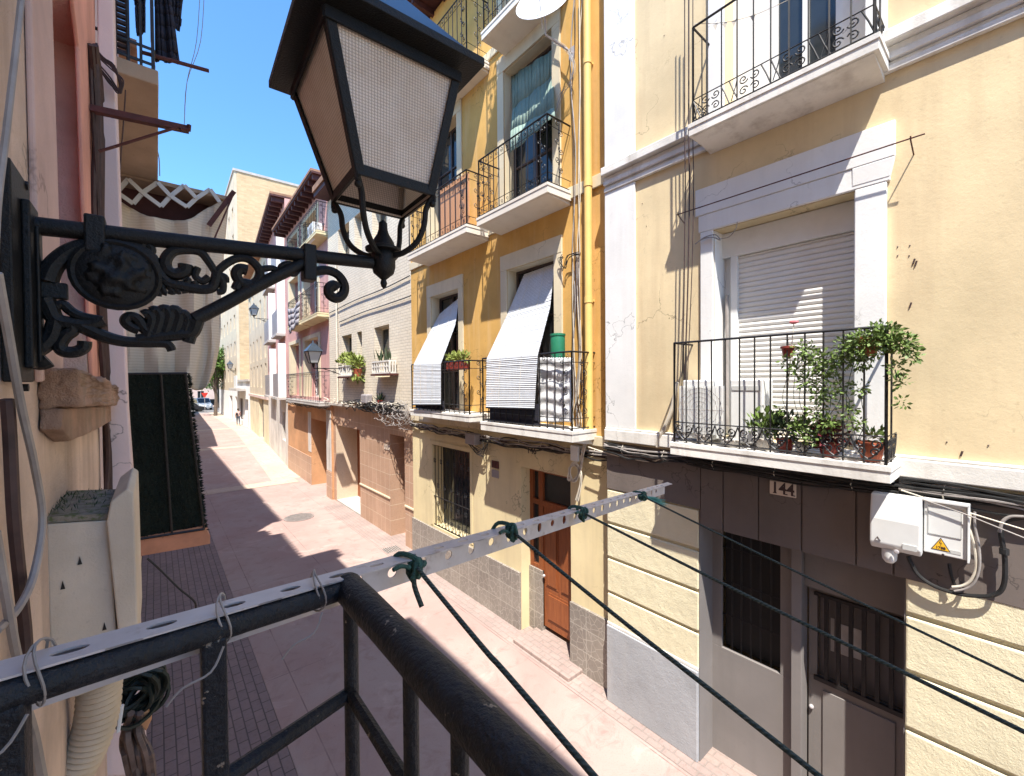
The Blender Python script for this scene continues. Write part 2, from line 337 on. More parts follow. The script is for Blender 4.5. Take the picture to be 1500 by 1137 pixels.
def road_mat(name,c,c2,patch=.5,sc=1.0):
    m,nt,b=base(name,.85,0,.25); co=worldco(nt)
    a=noise(nt,co,.55*sc,6,.62,.4); f=noise(nt,co,60,4,.7); g=noise(nt,co,3.2,6,.7,.8)
    col=mixc(nt,ramp(nt,a,.38,.62),c,c2); col=mixc(nt,ramp(nt,g,.52,.68),col,tuple(x*.86 for x in c)); 
    col=mixc(nt,ramp(nt,f,.55,.8),col,tuple(x*.6 for x in c2))
    sp=N(nt,'ShaderNodeSeparateXYZ'); nt.links.new(co,sp.inputs[0]); cb=N(nt,'ShaderNodeCombineXYZ'); nt.links.new(sp.outputs[1],cb.inputs[0]); nt.links.new(sp.outputs[0],cb.inputs[1])
    t=N(nt,'ShaderNodeTexBrick'); t.offset=0; t.inputs['Scale'].default_value=1; t.inputs['Brick Width'].default_value=3.4; t.inputs['Row Height'].default_value=1.42; t.inputs['Mortar Size'].default_value=.008; t.inputs['Mortar Smooth'].default_value=.2; nt.links.new(cb.outputs[0],t.inputs['Vector'])
    jf=N(nt,'ShaderNodeMath',operation='MULTIPLY'); nt.links.new(t.outputs['Fac'],jf.inputs[0]); nt.links.new(ramp(nt,noise(nt,co,1.7,3),.35,.6),jf.inputs[1])
    col=mixc(nt,jf.outputs[0],col,tuple(x*.62 for x in c))
    s2=ramp(nt,noise(nt,co,1.1,8,.72,1.4),.56,.66); sm=N(nt,'ShaderNodeMath',operation='MULTIPLY'); nt.links.new(s2,sm.inputs[0]); sm.inputs[1].default_value=.5
    col=mixc(nt,sm.outputs[0],col,tuple(min(1,x*1.28) for x in c2))
    s3=ramp(nt,noise(nt,co,7,5,.6),.70,.74); col=mixc(nt,s3,col,tuple(x*.68 for x in c))
    nt.links.new(col,b.inputs['Base Color']); bump(nt,b,f,.3,.003); return m
M['road']=road_mat('pink_concrete_paving',(.345,.235,.205),(.37,.285,.25))
M['band']=road_mat('peach_concrete_band',(.46,.35,.26),(.47,.38,.30))
M['gutter']=bricks('pale_gutter_setts',(.38,.29,.255),(.355,.265,.235),(.31,.25,.22),(1,0),.2,.1,.01,.5,.85,.6)
M['brickpave']=bricks('brown_brick_paving',(.27,.20,.185),(.235,.175,.165),(.12,.095,.09),(1,0),.22,.11,.008,.5,.8,.7,.2)
M['asphalt']=road_mat('grey_asphalt',(.16,.15,.145),(.2,.19,.18))
M['ground']=road_mat('dusty_ground',(.26,.22,.19),(.3,.25,.22))

# ------------------------------------------------------------ common building pieces
def wall(fc,s0,s1,z0,z1,ops,thick,mat,name,parent,d=0.0):
    """flat wall with real rectangular openings and reveals; ops: (a0,a1,b0,b1)"""
    mb=MB(); ss=sorted({s0,s1,*[min(max(v,s0),s1) for o in ops for v in o[:2]]}); zz=sorted({z0,z1,*[min(max(v,z0),z1) for o in ops for v in o[2:]]})
    P=fc.P
    def hole(a,b): return any(o[0]<a<o[1] and o[2]<b<o[3] for o in ops)
    def q(*p): mb.add(p,[(0,1,2,3)])
    for i in range(len(ss)-1):
        for j in range(len(zz)-1):
            a0,a1,b0,b1=ss[i],ss[i+1],zz[j],zz[j+1]
            if hole((a0+a1)/2,(b0+b1)/2): continue
            q(P(a0,b0,d),P(a1,b0,d),P(a1,b1,d),P(a0,b1,d)); q(P(a0,b0,d-thick),P(a0,b1,d-thick),P(a1,b1,d-thick),P(a1,b0,d-thick))
    for a0,a1,b0,b1 in ops:
        a0=max(a0,s0);a1=min(a1,s1);b0=max(b0,z0);b1=min(b1,z1)
        q(P(a0,b0,d),P(a0,b1,d),P(a0,b1,d-thick),P(a0,b0,d-thick)); q(P(a1,b0,d),P(a1,b0,d-thick),P(a1,b1,d-thick),P(a1,b1,d))
        q(P(a0,b1,d),P(a1,b1,d),P(a1,b1,d-thick),P(a0,b1,d-thick))
        if b0>z0: q(P(a0,b0,d),P(a0,b0,d-thick),P(a1,b0,d-thick),P(a1,b0,d))
    q(P(s0,z0,d),P(s0,z0,d-thick),P(s0,z1,d-thick),P(s0,z1,d)); q(P(s1,z0,d),P(s1,z1,d),P(s1,z1,d-thick),P(s1,z0,d-thick))
    q(P(s0,z1,d),P(s0,z1,d-thick),P(s1,z1,d-thick),P(s1,z1,d))
    o=mb.build(name,mat,parent)
    bm=bmesh.new(); bm.from_mesh(o.data); bmesh.ops.remove_doubles(bm,verts=bm.verts,dist=1e-4); bmesh.ops.recalc_face_normals(bm,faces=bm.faces); bm.to_mesh(o.data); bm.free()
    return o
def spiral(c,ex,ez,r,turns=1.4,a0=0,ccw=1,n=18,rend=.18):
    out=[]
    for i in range(n+1):
        t=i/n; rr=r*(1-(1-rend)*t); w=a0+ccw*turns*2*math.pi*t
        out.append(c+ex*(rr*math.cos(w))+ez*(rr*math.sin(w)))
    return out
EZ=Vector((0,0,1))
def scrollband(mb,A,B,z0,z1,cell,r=.0045,kind=0):
    """ornamental scrolls between two horizontal bars, from A to B (Vectors at z irrelevant)"""
    L=(B-A).length; ex=(B-A).normalized(); n=max(1,round(L/cell)); w=L/n; h=z1-z0; zc=(z0+z1)/2
    for i in range(n):
        c=A+ex*(w*(i+.5)); c=Vector((c.x,c.y,zc))
        if kind==0:
            for sx in (-1,1):
                c1=c+ex*(sx*w*.22)+EZ*(h*.16)
                mb.tube(spiral(c1,ex*sx,EZ,h*.24,1.35,rad(250),1,16),r,4)
                c2=c+ex*(sx*w*.2)-EZ*(h*.2)
                mb.tube(spiral(c2,ex*-sx,-EZ,h*.19,1.2,rad(220),1,14),r*.9,4)
                mb.tube([c+ex*(sx*w*.5)+EZ*h*.45,c+ex*(sx*w*.38),c+ex*(sx*w*.12)-EZ*h*.4,c-EZ*h*.5],r,4)
        else:
            for sx in (-1,1):
                for sz in (-1,1):
                    c1=c+ex*(sx*h*.24)+EZ*(sz*h*.25)
                    mb.tube(spiral(c1,ex*sx,EZ*sz,h*.2,1.3,rad(200),1,16),r,4)
            mb.tube([c+ex*w*.28-EZ*h*.5,c+ex*w*.4,c+ex*w*.5+EZ*h*.5],r,4); mb.tube([c+ex*w*.45-EZ*h*.45,c+ex*w*.34+EZ*h*.1,c+ex*w*.3+EZ*h*.4],r*.8,4)
            mb.tube([c-ex*w*.28+EZ*h*.5,c-ex*w*.4,c-ex*w*.5-EZ*h*.5],r,4)
def railing(fc,s0,s1,z0,zt,dep,nb,style,name,parent,band=.2,r=.008,mat=None):
    mb=MB(); C=[fc.P(s0,0,.0),fc.P(s0,0,dep),fc.P(s1,0,dep),fc.P(s1,0,.0)]
    at=lambda p,z: Vector((p.x,p.y,z))
    for z,rr in ((zt,r*1.5),(z0+.03,r)):
        mb.tube([at(C[0],z),at(C[1],z)],rr,6); mb.tube([at(C[1],z),at(C[2],z)],rr,6); mb.tube([at(C[2],z),at(C[3],z)],rr,6)
    segs=[(C[1],C[2],nb),(C[0],C[1],2),(C[3],C[2],2)]
    for A,B,n in segs:
        for i in range(n+1):
            p=A.lerp(B,i/n)
            if n==2 and i==0: continue
            mb.tube([at(p,z0),at(p,zt)],r*(1.5 if (i in(0,n)) else .95),5)
    if style in(0,1):
        zz=z0+band
        for A,B,_ in segs:
            mb.tube([at(A,zz),at(B,zz)],r*.8,4); scrollband(mb,A,B,z0+.035,zz,.20 if style==0 else .34,r*.82,style)
    else:
        zz=z0+.16
        for A,B,n in segs:
            mb.tube([at(A,zz),at(B,zz)],r*.7,4); mb.tube([at(A,zt-.14),at(B,zt-.14)],r*.6,4)
            ex=(B-A).normalized(); L=(B-A).length
            for t in ((.07,.93) if n>2 else (.5,)):
                c=A+ex*L*t
                for q in range(6):
                    sg=1 if q%2 else -1
                    mb.tube(spiral(at(c,z0+.26+q*.13)+ex*sg*.036,ex*sg,EZ,.044,1.2,rad(240),1,10),r*.72,4)
                for q in range(3):
                    mb.ball(at(c,z0+.34+q*.22),.016,3,(1,1,1.6))
            if n>2:
                for i in range(n):
                    c=A+ex*L*(i+.5)/n
                    mb.tube(spiral(at(c,zt-.07),ex,EZ,.040,1.1,rad(90),1,8),r*.65,4)
                    if style==3: mb.tube(spiral(at(c,z0+.09),ex,EZ,.035,1.1,rad(270),-1,8),r*.5,4)
    return mb.build(name,mat or M['iron'],parent,smooth=True)
def balcony(fc,s0,s1,z0,z1,dep,zt,nb,style,parent,matslab,taper=.5,band=.2,r=.008,inset=.03,label=None,rm=None):
    mb=MB(); P=fc.P; t=z1-z0
    mb.fbox(fc,s0,s1,z0,z1,.002,dep)
    mb.fbox(fc,s0-.008,s1+.008,z1-.03,z1+.012,.002,dep+.008)
    # sloping underside carried back to the wall
    mb.hexa([P(s0+.03,z0-t*taper,.002),P(s1-.03,z0-t*taper,.002),P(s1-.03,z0-.006,dep*.93),P(s0+.03,z0-.006,dep*.93),
             P(s0+.03,z0-.002,.002),P(s1-.03,z0-.002,.002),P(s1-.03,z0-.002,dep*.94),P(s0+.03,z0-.002,dep*.94)])
    sl=mb.build('balcony',matslab,parent,bevel=.008,label=label)
    ra=railing(fc,s0+inset,s1-inset,z1+.012,zt,dep-inset,nb,style,'railing',sub(sl),band,r,mat=rm)
    return sl
def sub(o): return o
def surround(fc,r,w,t,mat,parent,top=None,sill=False,name='window_surround',ear=0):
    s0,s1,z0,z1=r; mb=MB(); th=top or w
    mb.fbox(fc,s0-w,s0-.002,z0,z1,.002,t); mb.fbox(fc,s1+.002,s1+w,z0,z1,.002,t)
    mb.fbox(fc,s0-w-ear,s1+w+ear,z1+.002,z1+th,.002,t+.004)
    mb.fbox(fc,s0+.0005,s0+.008,z0+.002,z1-.002,-.235,.0015); mb.fbox(fc,s1-.008,s1-.0005,z0+.002,z1-.002,-.235,.0015); mb.fbox(fc,s0+.0085,s1-.0085,z1-.008,z1-.0005,-.235,.0015)
    if sill: mb.fbox(fc,s0-w,s1+w,z0-.07,z0-.002,.002,t+.04)
    return mb.build(name,mat,parent,bevel=.006)
def window(fc,r,d,matf,parent,name='window',mull=1,fw=.05,glass=None,bars=0,label=None):
    s0,s1,z0,z1=r; mb=MB()
    mb.fbox(fc,s0,s0+fw,z0,z1,-d,-d+.05); mb.fbox(fc,s1-fw,s1,z0,z1,-d,-d+.05)
    mb.fbox(fc,s0+fw,s1-fw,z1-fw,z1,-d,-d+.05); mb.fbox(fc,s0+fw,s1-fw,z0,z0+fw,-d,-d+.05)
    for k in range(mull):
        c=s0+(s1-s0)*(k+1)/(mull+1); mb.fbox(fc,c-fw*.5,c+fw*.5,z0+fw,z1-fw,-d,-d+.045)
    for k in range(bars):
        c=z0+(z1-z0)*(k+1)/(bars+1); mb.fbox(fc,s0+fw,s1-fw,c-.015,c+.015,-d+.002,-d+.04)
    f=mb.build(name,matf,parent,label=label)
    g=MB().fbox(fc,s0+fw*.3,s1-fw*.3,z0+fw*.3,z1-fw*.3,-d-.01,-d+.012); g.build('pane',glass or M['darkglass'],f)
    return f
def slats(fc,r,d,pitch,mat,parent,name='roller_shutter',label=None,th=.014):
    s0,s1,z0,z1=r; mb=MB(); z=z0; P=fc.P
    while z<z1-1e-4:
        ze=min(z+pitch,z1); m=(z+ze)/2
        prof=[(z,-d),(z+pitch*.12,-d+th*.7),(m,-d+th),(ze-pitch*.2,-d+th*.7),(ze-.001,-d)]
        for a,b in zip(prof[:-1],prof[1:]): mb.add([P(s0,a[0],a[1]),P(s1,a[0],a[1]),P(s1,b[0],b[1]),P(s0,b[0],b[1])],[(0,1,2,3)])
        z=ze
    mb.fbox(fc,s0,s1,z0,z1,-d-.03,-d-.002)
    return mb.build(name,mat,parent,label=label)
def dooropen(fc,r,d,mat,parent,name='door',label=None):
    s0,s1,z0,z1=r; mb=MB(); mb.fbox(fc,s0,s1,z0,z1,-d-.04,-d)
    w=s1-s0
    for a in (.1,.56):
        for b0,b1 in ((.06,.42),(.48,.94)):
            mb.fbox(fc,s0+w*a,s0+w*(a+.34),z0+(z1-z0)*b0,z0+(z1-z0)*b1,-d,-d+.015)
    return mb.build(name,mat,parent,bevel=.004,label=label)
def body(fc,s0,s1,z1,depth,mat,parent,z0=0,name='rear_walls',back=.3):
    return MB().fbox(fc,s0,s1,z0,z1,-depth,-back-.01).build(name,mat,parent)
def sagline(A,B,sag,n=10,jit=0):
    A=Vector(A);B=Vector(B); out=[]
    for i in range(n+1):
        t=i/n; p=A.lerp(B,t); p.z-=sag*4*t*(1-t)
        if 0<i<n and jit: p+=Vector((random.uniform(-jit,jit)*.5,random.uniform(-jit,jit),random.uniform(-jit,jit)))
        out.append(p)
    return out
def smoothpath(pts,k=4):
    pts=[Vector(p) for p in pts]; out=[]
    for i in range(len(pts)-1):
        p0=pts[max(i-1,0)];p1=pts[i];p2=pts[i+1];p3=pts[min(i+2,len(pts)-1)]
        for j in range(k):
            t=j/k; out.append(.5*((2*p1)+(p2-p0)*t+(2*p0-5*p1+4*p2-p3)*t*t+(3*p1-p0-3*p2+p3)*t**3))
    out.append(pts[-1]); return out
def textmesh(txt,size,name,mat,parent,origin,ex,ez,ext=.002,bold=0):
    cu=bpy.data.curves.new(name,'FONT'); cu.body=txt; cu.size=size; cu.align_x='CENTER'; cu.align_y='CENTER'; cu.extrude=ext; cu.offset=bold
    o=bpy.data.objects.new(name,cu); COL.objects.link(o); dg=bpy.context.evaluated_depsgraph_get(); dg.update()
    me=bpy.data.meshes.new_from_object(o.evaluated_get(dg)); bpy.data.objects.remove(o); bpy.data.curves.remove(cu)
    ex=Vector(ex).normalized(); ez=Vector(ez).normalized(); en=ex.cross(ez); off=parent_loc(parent) if parent else Vector((0,0,0))
    for v in me.vertices: c=v.co.copy(); v.co=Vector(origin)+ex*c.x+ez*c.y+en*c.z-off
    me.materials.clear(); me.materials.append(mat)
    q=bpy.data.objects.new(name,me); COL.objects.link(q); q.parent=parent; q['_off']=list(off); return q
# ============================================================ SETTING
def sheet(name,poly,z,m,kind='structure'):
    mb=MB(); mb.add([(x,y,z) for x,y in poly],[tuple(range(len(poly)))]); o=mb.build(name,m); o['kind']=kind; return o
def gridsheet(name,x0,x1,y0,y1,z,m):
    return sheet(name,[(x0,y0),(x1,y0),(x1,y1),(x0,y1)],z,m)
gridsheet('ground',-600,700,-300,1100,-0.02,M['ground'])
# street bends a little to the right beyond 20 m
CL=[(-12,4.6),(20,4.95),(32,5.75),(44,6.5),(62,6.8),(84,7.1)]   # y, x of the right-hand house line
def xr(y):
    for (a,b),(c,d) in zip(CL[:-1],CL[1:]):
        if y<=c: return b+(d-b)*(y-a)/(c-a)
    return CL[-1][1]
ys=[-12,0,10,20,32,44,62,76]
def strip(name,f0,f1,z,m,y0=-12,y1=76):
    yy=[y0]+[y for y in ys if y0<y<y1]+[y1]
    poly=[(f0(y),y) for y in yy]+[(f1(y),y) for y in reversed(yy)]
    return sheet(name,poly,z,m)
off=lambda y: xr(y)-4.9 if y>20 else 0
strip('road',lambda y:1.10+off(y),lambda y:xr(y)+.6,0.0,M['road'])
strip('left_pavement',lambda y:-1.5+off(y),lambda y:1.095+off(y),0.004,M['brickpave'],-12,44)
strip('left_walkway',lambda y:-1.5+off(y),lambda y:1.095+off(y),0.004,M['road'],44.01,76)
strip('right_walkway',lambda y:xr(y)-1.25,lambda y:xr(y)+.5,0.006,M['band'],20.6,76)
strip('gutter_strip',lambda y:4.30,lambda y:xr(y)+.3,0.005,M['gutter'],-12,15.2)
for yb in (19.75,33.0,47.0): sheet('cross_band',[(-.4+off(yb),yb),(xr(yb)-.35,yb),(xr(yb)-.35,yb+.85),(-.4+off(yb),yb+.85)],0.010,M['band'])
sheet('cross_street',[(-30,76.1),(60,76.1),(60,92),(-30,92)],0.0,M['asphalt'])
# ============================================================ STREET IRONWORK
mc=thing('manhole_cover','round grey manhole cover set in the pink paving','manhole cover',onZ(438,758,.004))
c=onZ(438,758,.004); mb=MB(); mb.lathe(c,[(.0,.0),(.43,.0),(.43,.012),(.385,.012),(.385,.004),(0,.0041)],28); mb.build('rim',flat('worn_grey_rim',(.24,.20,.18),.7),mc)
mb=MB(); mb.lathe(c,[(0,.006),(.37,.006),(.37,.011),(0,.0111)],28)
for i in range(-3,4):
    w=math.sqrt(max(.36**2-(i*.1)**2,0))*.92; mb.box((c.x-w,c.y+i*.1-.012,c.z+.0115),(c.x+w,c.y+i*.1+.012,c.z+.017))
mb.build('lid',flat('grey_worn_iron',(.26,.23,.21),.5,.4,.2,10),mc)
def grate(px,py,sx,sy,lab):
    c=onZ(px,py,.006); t=thing('drain_grate',lab,'drain grate',c,'drain grates by the right-hand house fronts'); mb=MB(); nx=7;ny=6
    mb.box((c.x-sx/2,c.y-sy/2,.006),(c.x+sx/2,c.y+sy/2,.016)); mb.build('grid',flat('pale_grate_iron',(.38,.34,.31),.5,.3,.2,10),t)
    mb=MB()
    for i in range(nx):
        for j in range(ny):
            x=c.x-sx/2+sx*(i+.6)/(nx+.2); y=c.y-sy/2+sy*(j+.6)/(ny+.2); mb.box((x-sx*.035,y-sy*.045,.0162),(x+sx*.035,y+sy*.045,.0185))
    mb.build('slot',M['dark'],t)
grate(790,945,.36,.42,'square drain grate at the foot of the wooden door step')
grate(574,805,.38,.34,'small drain grate in the paving by the tiled shopfront')

# ============================================================ HOUSE 144
F4=Fac((4.52,0),(4.52,1))
h=thing('apartment_house','beige stuccoed house with white window surrounds, grey street door and number 144','house',(5.5,1,0))
win1=F4.rect(1047,338,1253,478); a1=(win1[0]-.01,2.09); op1=(.914,2.09,3.60,5.765)
r1=F4.rect(1060,0,1290,60); op2=(F4.px(1268,40)[0],F4.px(1062,60)[0],6.90,9.15)
PL=3.49
door=(F4.px(1326,900)[0],F4.px(1024,900)[0],0,2.62)
zfr=F4.px(1000,740)[1]
wall(F4,-5,PL,3.40,11.6,[op1,op2],.30,M['beige'],'upper_wall',h)
wall(F4,-5,PL,0,3.395,[door],.34,M['rustic'],'ground_floor_wall',h,d=-.02)
body(F4,-5,PL,11.5,5,M['beige'],h,back=.65)
# rusticated courses with open joints
mb=MB()
zc=[1.02,1.30,1.62,1.94,2.26,zfr]
zc=[.98]+[.98+(zfr-.98)*k/4 for k in range(1,5)]
for k in range(4):
    for a,b in ((-5,door[0]-.004),(door[1]+.004,PL-.004)):
        mb.fbox(F4,a,b,zc[k]+.018,zc[k+1]-.018,-.018,.012)
mb.build('rusticated_course',M['rustic'],h,bevel=.012)
zp=F4.px(970,955)[1]
MB().fbox(F4,door[1]+.004,PL-.003,0,zp,-.018,.035).build('plinth',M['blueplinth'],h,bevel=.012); MB().fbox(F4,-5,door[0]-.004,0,zp,-.018,.035).build('plinth',M['blueplinth'],h,bevel=.012)
mb=MB(); mb.fbox(F4,door[1]+.004,PL-.003,zp+.002,zp+.04,-.018,.02); mb.fbox(F4,-5,door[0]-.004,zp+.002,zp+.04,-.018,.02); mb.build('plinth_trim',M['whitetrim'],h,bevel=.006)
# brown-grey frieze with carved joints
mb=MB(); js=[-5,-3.9,-2.8,-1.7,-.9,-.2,.3]
xs=[door[1]+.02,PL-.004]
mb.fbox(F4,door[1]-.02,PL-.004,zfr,3.398,-.018,.015)
js=[F4.px(x,720)[0] for x in (1310,1255,1175,1112,1060)]; js=[-5,-3,-1.6,-.6]+js+[door[1]-.022]
for a,b in zip(js[:-1],js[1:]): mb.fbox(F4,a+.006,b-.006,(zfr if b<door[0]+.05 else 2.625),3.398,-.018,.017)
mb.fbox(F4,-5,door[1],2.63,3.39,-.019,-.002)
mb.build('frieze',M['frieze'],h,bevel=.004)
mb=MB(); mb.fbox(F4,-5,PL,3.43,3.575,.002,.06); mb.fbox(F4,-5,PL,3.575,3.60,.002,.045); mb.build('ledge',M['whitetrim'],h,bevel=.01)
mb=MB(); zq=6.62
for z0,z1,d in ((zq,zq+.05,.045),(zq+.05,zq+.085,.025),(zq+.085,zq+.14,.06),(zq+.14,zq+.20,.035),(zq+.20,zq+.30,.11)): mb.fbox(F4,-5,PL,z0,z1-.001,.002,d)
mb.build('cornice',M['whitetrim'],h,bevel=.008)
sp=(F4.px(931,100)[0],PL-.002)
mb=MB(); mb.fbox(F4,sp[0],sp[1],3.602,zq-.002,.002,.03); mb.fbox(F4,sp[0],sp[1],zq+.302,11.6,.002,.03); mb.build('corner_pilaster',M['white'],h,bevel=.006)
# first floor window: surround with wide lintel, shutter
lt=F4.px(1312,178)[1]; rs=F4.px(1300,300)[0]; ls=F4.px(1028,340)[0]
mb=MB(); z0=3.605
mb.fbox(F4,rs,.912,z0,5.77,.002,.035); mb.fbox(F4,2.092,ls,z0,5.77,.002,.035)
mb.fbox(F4,rs-.05,ls+.05,5.95,lt,.002,.045); mb.fbox(F4,rs-.02,ls+.02,5.772,5.948,.002,.037)
mb.hexa([F4.P(rs-.02,5.80,.002),F4.P(rs+.22,5.80,.002),F4.P(rs+.22,5.80,.04),F4.P(rs-.02,5.80,.04),F4.P(rs-.05,5.949,.002),F4.P(rs+.22,5.949,.002),F4.P(rs+.22,5.949,.044),F4.P(rs-.05,5.949,.044)])
mb.build('window_surround',M['white'],h,bevel=.006)
MB().fbox(F4,2.0825,2.0895,3.605,5.76,-.298,.0015).build('window_reveal',M['white'],h); MB().fbox(F4,.9145,.9215,3.605,5.76,-.298,.0015).build('window_reveal',M['white'],h)
sb=F4.px(1090,350,-.2)
fr=MB(); fr.fbox(F4,.90,2.10,5.50,5.76,-.26,-.17); fr.fbox(F4,1.93,2.0,3.6,5.5,-.24,-.17); fr.fbox(F4,2.0,2.1,3.6,5.76,-.26,-.24)
fo=fr.build('shutter_box',M['acwhite'],h,bevel=.005)
slats(F4,(.90,1.93,3.60,5.5),.215,.052,M['shutterwhite'],h)
dn=MB(); dn.tube([F4.P(2.03,5.1,-.16),F4.P(2.03,3.7,-.16)],.018,6); dn.build('downpipe',M['cablegrey'],fo)
b1=balcony(F4,.62,2.36,3.43,3.545,.41,4.585,13,0,h,M['whitetrim'],band=.21,r=.0075)
# upper balcony with french door
b2=balcony(F4,.70,2.16,6.63,6.735,.40,7.70,10,1,h,M['whitetrim'],taper=.55,band=.24,r=.0075)
mb=MB(); s0,s1,_,zt=op2
mb.fbox(F4,s0-.14,s0-.002,6.93,zt,.002,.035); mb.fbox(F4,s1+.002,s1+.16,6.93,zt,.002,.035); mb.fbox(F4,s0-.14,s1+.16,zt+.002,zt+.3,.002,.04); mb.build('window_surround',M['white'],h,bevel=.006)
mb=MB(); mb.fbox(F4,s0,s0+.2,6.9,zt,-.25,-.2); mb.fbox(F4,s1-.36,s1,6.9,zt,-.25,-.2)
mb.build('reveal_panel',M['white'],h)
window(F4,(s0+.2,s1-.36,6.9,zt),.26,M['acwhite'],h,'french_door',mull=1,fw=.05)
# street entrance
d0,d1=door[0],door[1]; E=F4
sA=E.px(1057,800,-.30)[0]; sB=E.px(1143,800,-.30)[0]; zwt=E.px(1100,762,-.30)[1]; zwb=E.px(1100,968,-.30)[1]
spil=E.px(1163,900,-.30)[0]; spil2=E.px(1178,900,-.30)[0]
mb=MB()
mb.fbox(E,spil,d1-.002,0,zwb,-.34,-.30); mb.fbox(E,sA,d1-.002,zwb,2.62,-.34,-.30); mb.fbox(E,spil,sB,zwb,2.62,-.34,-.30); mb.fbox(E,sB,sA,zwt,2.62,-.34,-.30)
mb.fbox(E,spil2,spil,0,2.62,-.40,-.22)
mb.fbox(E,d0+.002,spil2,2.19,2.618,-.40,-.30)
mb.build('entrance_panel',M['greydoor'],h,bevel=.004)
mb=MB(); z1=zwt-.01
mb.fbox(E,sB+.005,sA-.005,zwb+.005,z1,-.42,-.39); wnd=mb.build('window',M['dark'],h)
mb=MB()
for k in range(1,6): s=sB+(sA-sB)*k/6; mb.tube([E.P(s,zwb,-.34),E.P(s,zwt,-.34)],.009,5)
for k in range(1,4): z=zwb+(zwt-zwb)*k/4; mb.tube([E.P(sB,z,-.33),E.P(sA,z,-.33)],.006,5)
mb.build('grille',M['iron'],wnd)
mb=MB()
gz0=E.px(1250,1015,-.40)[1]; gz1=2.12; da,db=d0+.01,spil2-.01
mb.fbox(E,da,db,.02,gz0,-.46,-.40); mb.fbox(E,da,da+.05,gz0,gz1,-.46,-.40); mb.fbox(E,db-.07,db,gz0,gz1,-.46,-.40); mb.fbox(E,da,db,gz1,2.18,-.46,-.40)
mb.fbox(E,da+.1,db-.12,.14,gz0-.1,-.40,-.385)
dr=mb.build('door',M['greydoor'],h,bevel=.004)
MB().fbox(E,da+.05,db-.07,gz0,gz1,-.50,-.47).build('pane',flat('dim_door_glass',(.17,.155,.15),.25,0,.1,3),dr)
mb=MB(); n=6
for k in range(n): s=da+.08+(db-.1-da-.08)*(k+.5)/n; mb.fbox(E,s-.016,s+.016,gz0+.01,gz1-.02,-.40,-.375)
mb.fbox(E,da+.03,db-.05,gz0-.02,gz0+.02,-.40,-.37); mb.fbox(E,da+.03,db-.05,gz1-.02,gz1+.01,-.40,-.37)
mb.build('bars',M['iron'],dr)
pn=flat('stuck_paper_notice',(.55,.53,.52),.7)
for (x0,y0,x1,y1) in ((1225,912,1247,964),(1250,920,1263,968),(1217,905,1222,955)):
    r=E.rect(x0,y0,x1,y1,-.465); MB().fbox(E,r[0],r[1],r[2],r[3],-.468,-.462).build('notice',pn,dr)
MB().ball(E.P(db-.03,.98,-.38),.022,6).build('handle',M['galv'],dr,smooth=True)
MB().fbox(E,d0+.004,spil2,.0,.05,-.45,-.12).build('doorstep',M['greydoor'],h,bevel=.01)
MB().fbox(E,d1-.006,d1+.0,.0,2.618,-.335,-.003).build('door_jamb',M['greydoor'],h); MB().fbox(E,d0,d0+.006,.0,2.618,-.335,-.003).build('door_jamb',M['greydoor'],h); MB().fbox(E,d0,d1,2.6185,2.6245,-.335,-.003).build('door_soffit',M['greydoor'],h)
# number tile 144
cs=E.px(1147,716,.02); mb=MB(); mb.fbox(E,cs[0]-.11,cs[0]+.11,cs[1]-.066,cs[1]+.066,.018,.034); nt_=mb.build('number_plate',M['whitesign'],h,bevel=.006)
nm_=textmesh('144',.15,'numerals',M['ink'],nt_,E.P(cs[0],cs[1]-.002,.036),-E.u,(0,0,1),.001,.003)
ys_=sorted(v.co.y for v in nm_.data.vertices); yc_=(ys_[0]+ys_[-1])/2; zl_=min(v.co.z for v in nm_.data.vertices); 
for v in nm_.data.vertices: v.co.y=yc_+(v.co.y-yc_)*.86
W_=(ys_[-1]-ys_[0])*.86; o_=nt_['_off']; s_mid=yc_+o_[1]; zl_+=o_[2]
for f_ in (.455,-.085,-.455): c_=s_mid+W_*f_; MB().fbox(E,c_-.015,c_+.015,zl_-.001,zl_+.008,.035,.0375).build('serif',M['ink'],nt_)
# small nail holes and a bent wire on the stucco
mb=MB()
for x,y in ((1315,361),(1333,359),(1315,374),(1332,374),(1387,647),(1448,652),(942,470),(973,52),(941,298),(947,331)):
    a=F4.px(x,y); mb.tube([F4.P(a[0],a[1],.0),F4.P(a[0],a[1]-.006,.003)],.005,5)
for x,y in ((1340,383),(1343,386),(1335,447),(1410,665)): a=F4.px(x,y); mb.tube([F4.P(a[0],a[1]+.02,.001),F4.P(a[0]+.01,a[1]-.02,.004)],.006,4)
mb.build('nail_marks',M['cablebrown'],h)
# blind rod above the first-floor window
rod=thing('blind_rod','thin rusty rod on brackets above the roller-shuttered window','rod',F4.P(1.5,5.9,.1))
A=F4.px(991,315,.14); B=F4.px(1355,196,.14); MB().tube([F4.P(*A,.14),F4.P(*B,.14)],.0055,6).build('bar',M['rust'],rod)
for s,z in ((A[0]-.02,A[1]),(F4.px(1334,204,.14)[0],F4.px(1334,204,.14)[1])):
    mb=MB(); mb.tube([F4.P(s,z+.02,.15),F4.P(s,z-.01,.14),F4.P(s,z-.07,.0)],.005,5); mb.build('bracket',M['rust'],rod)
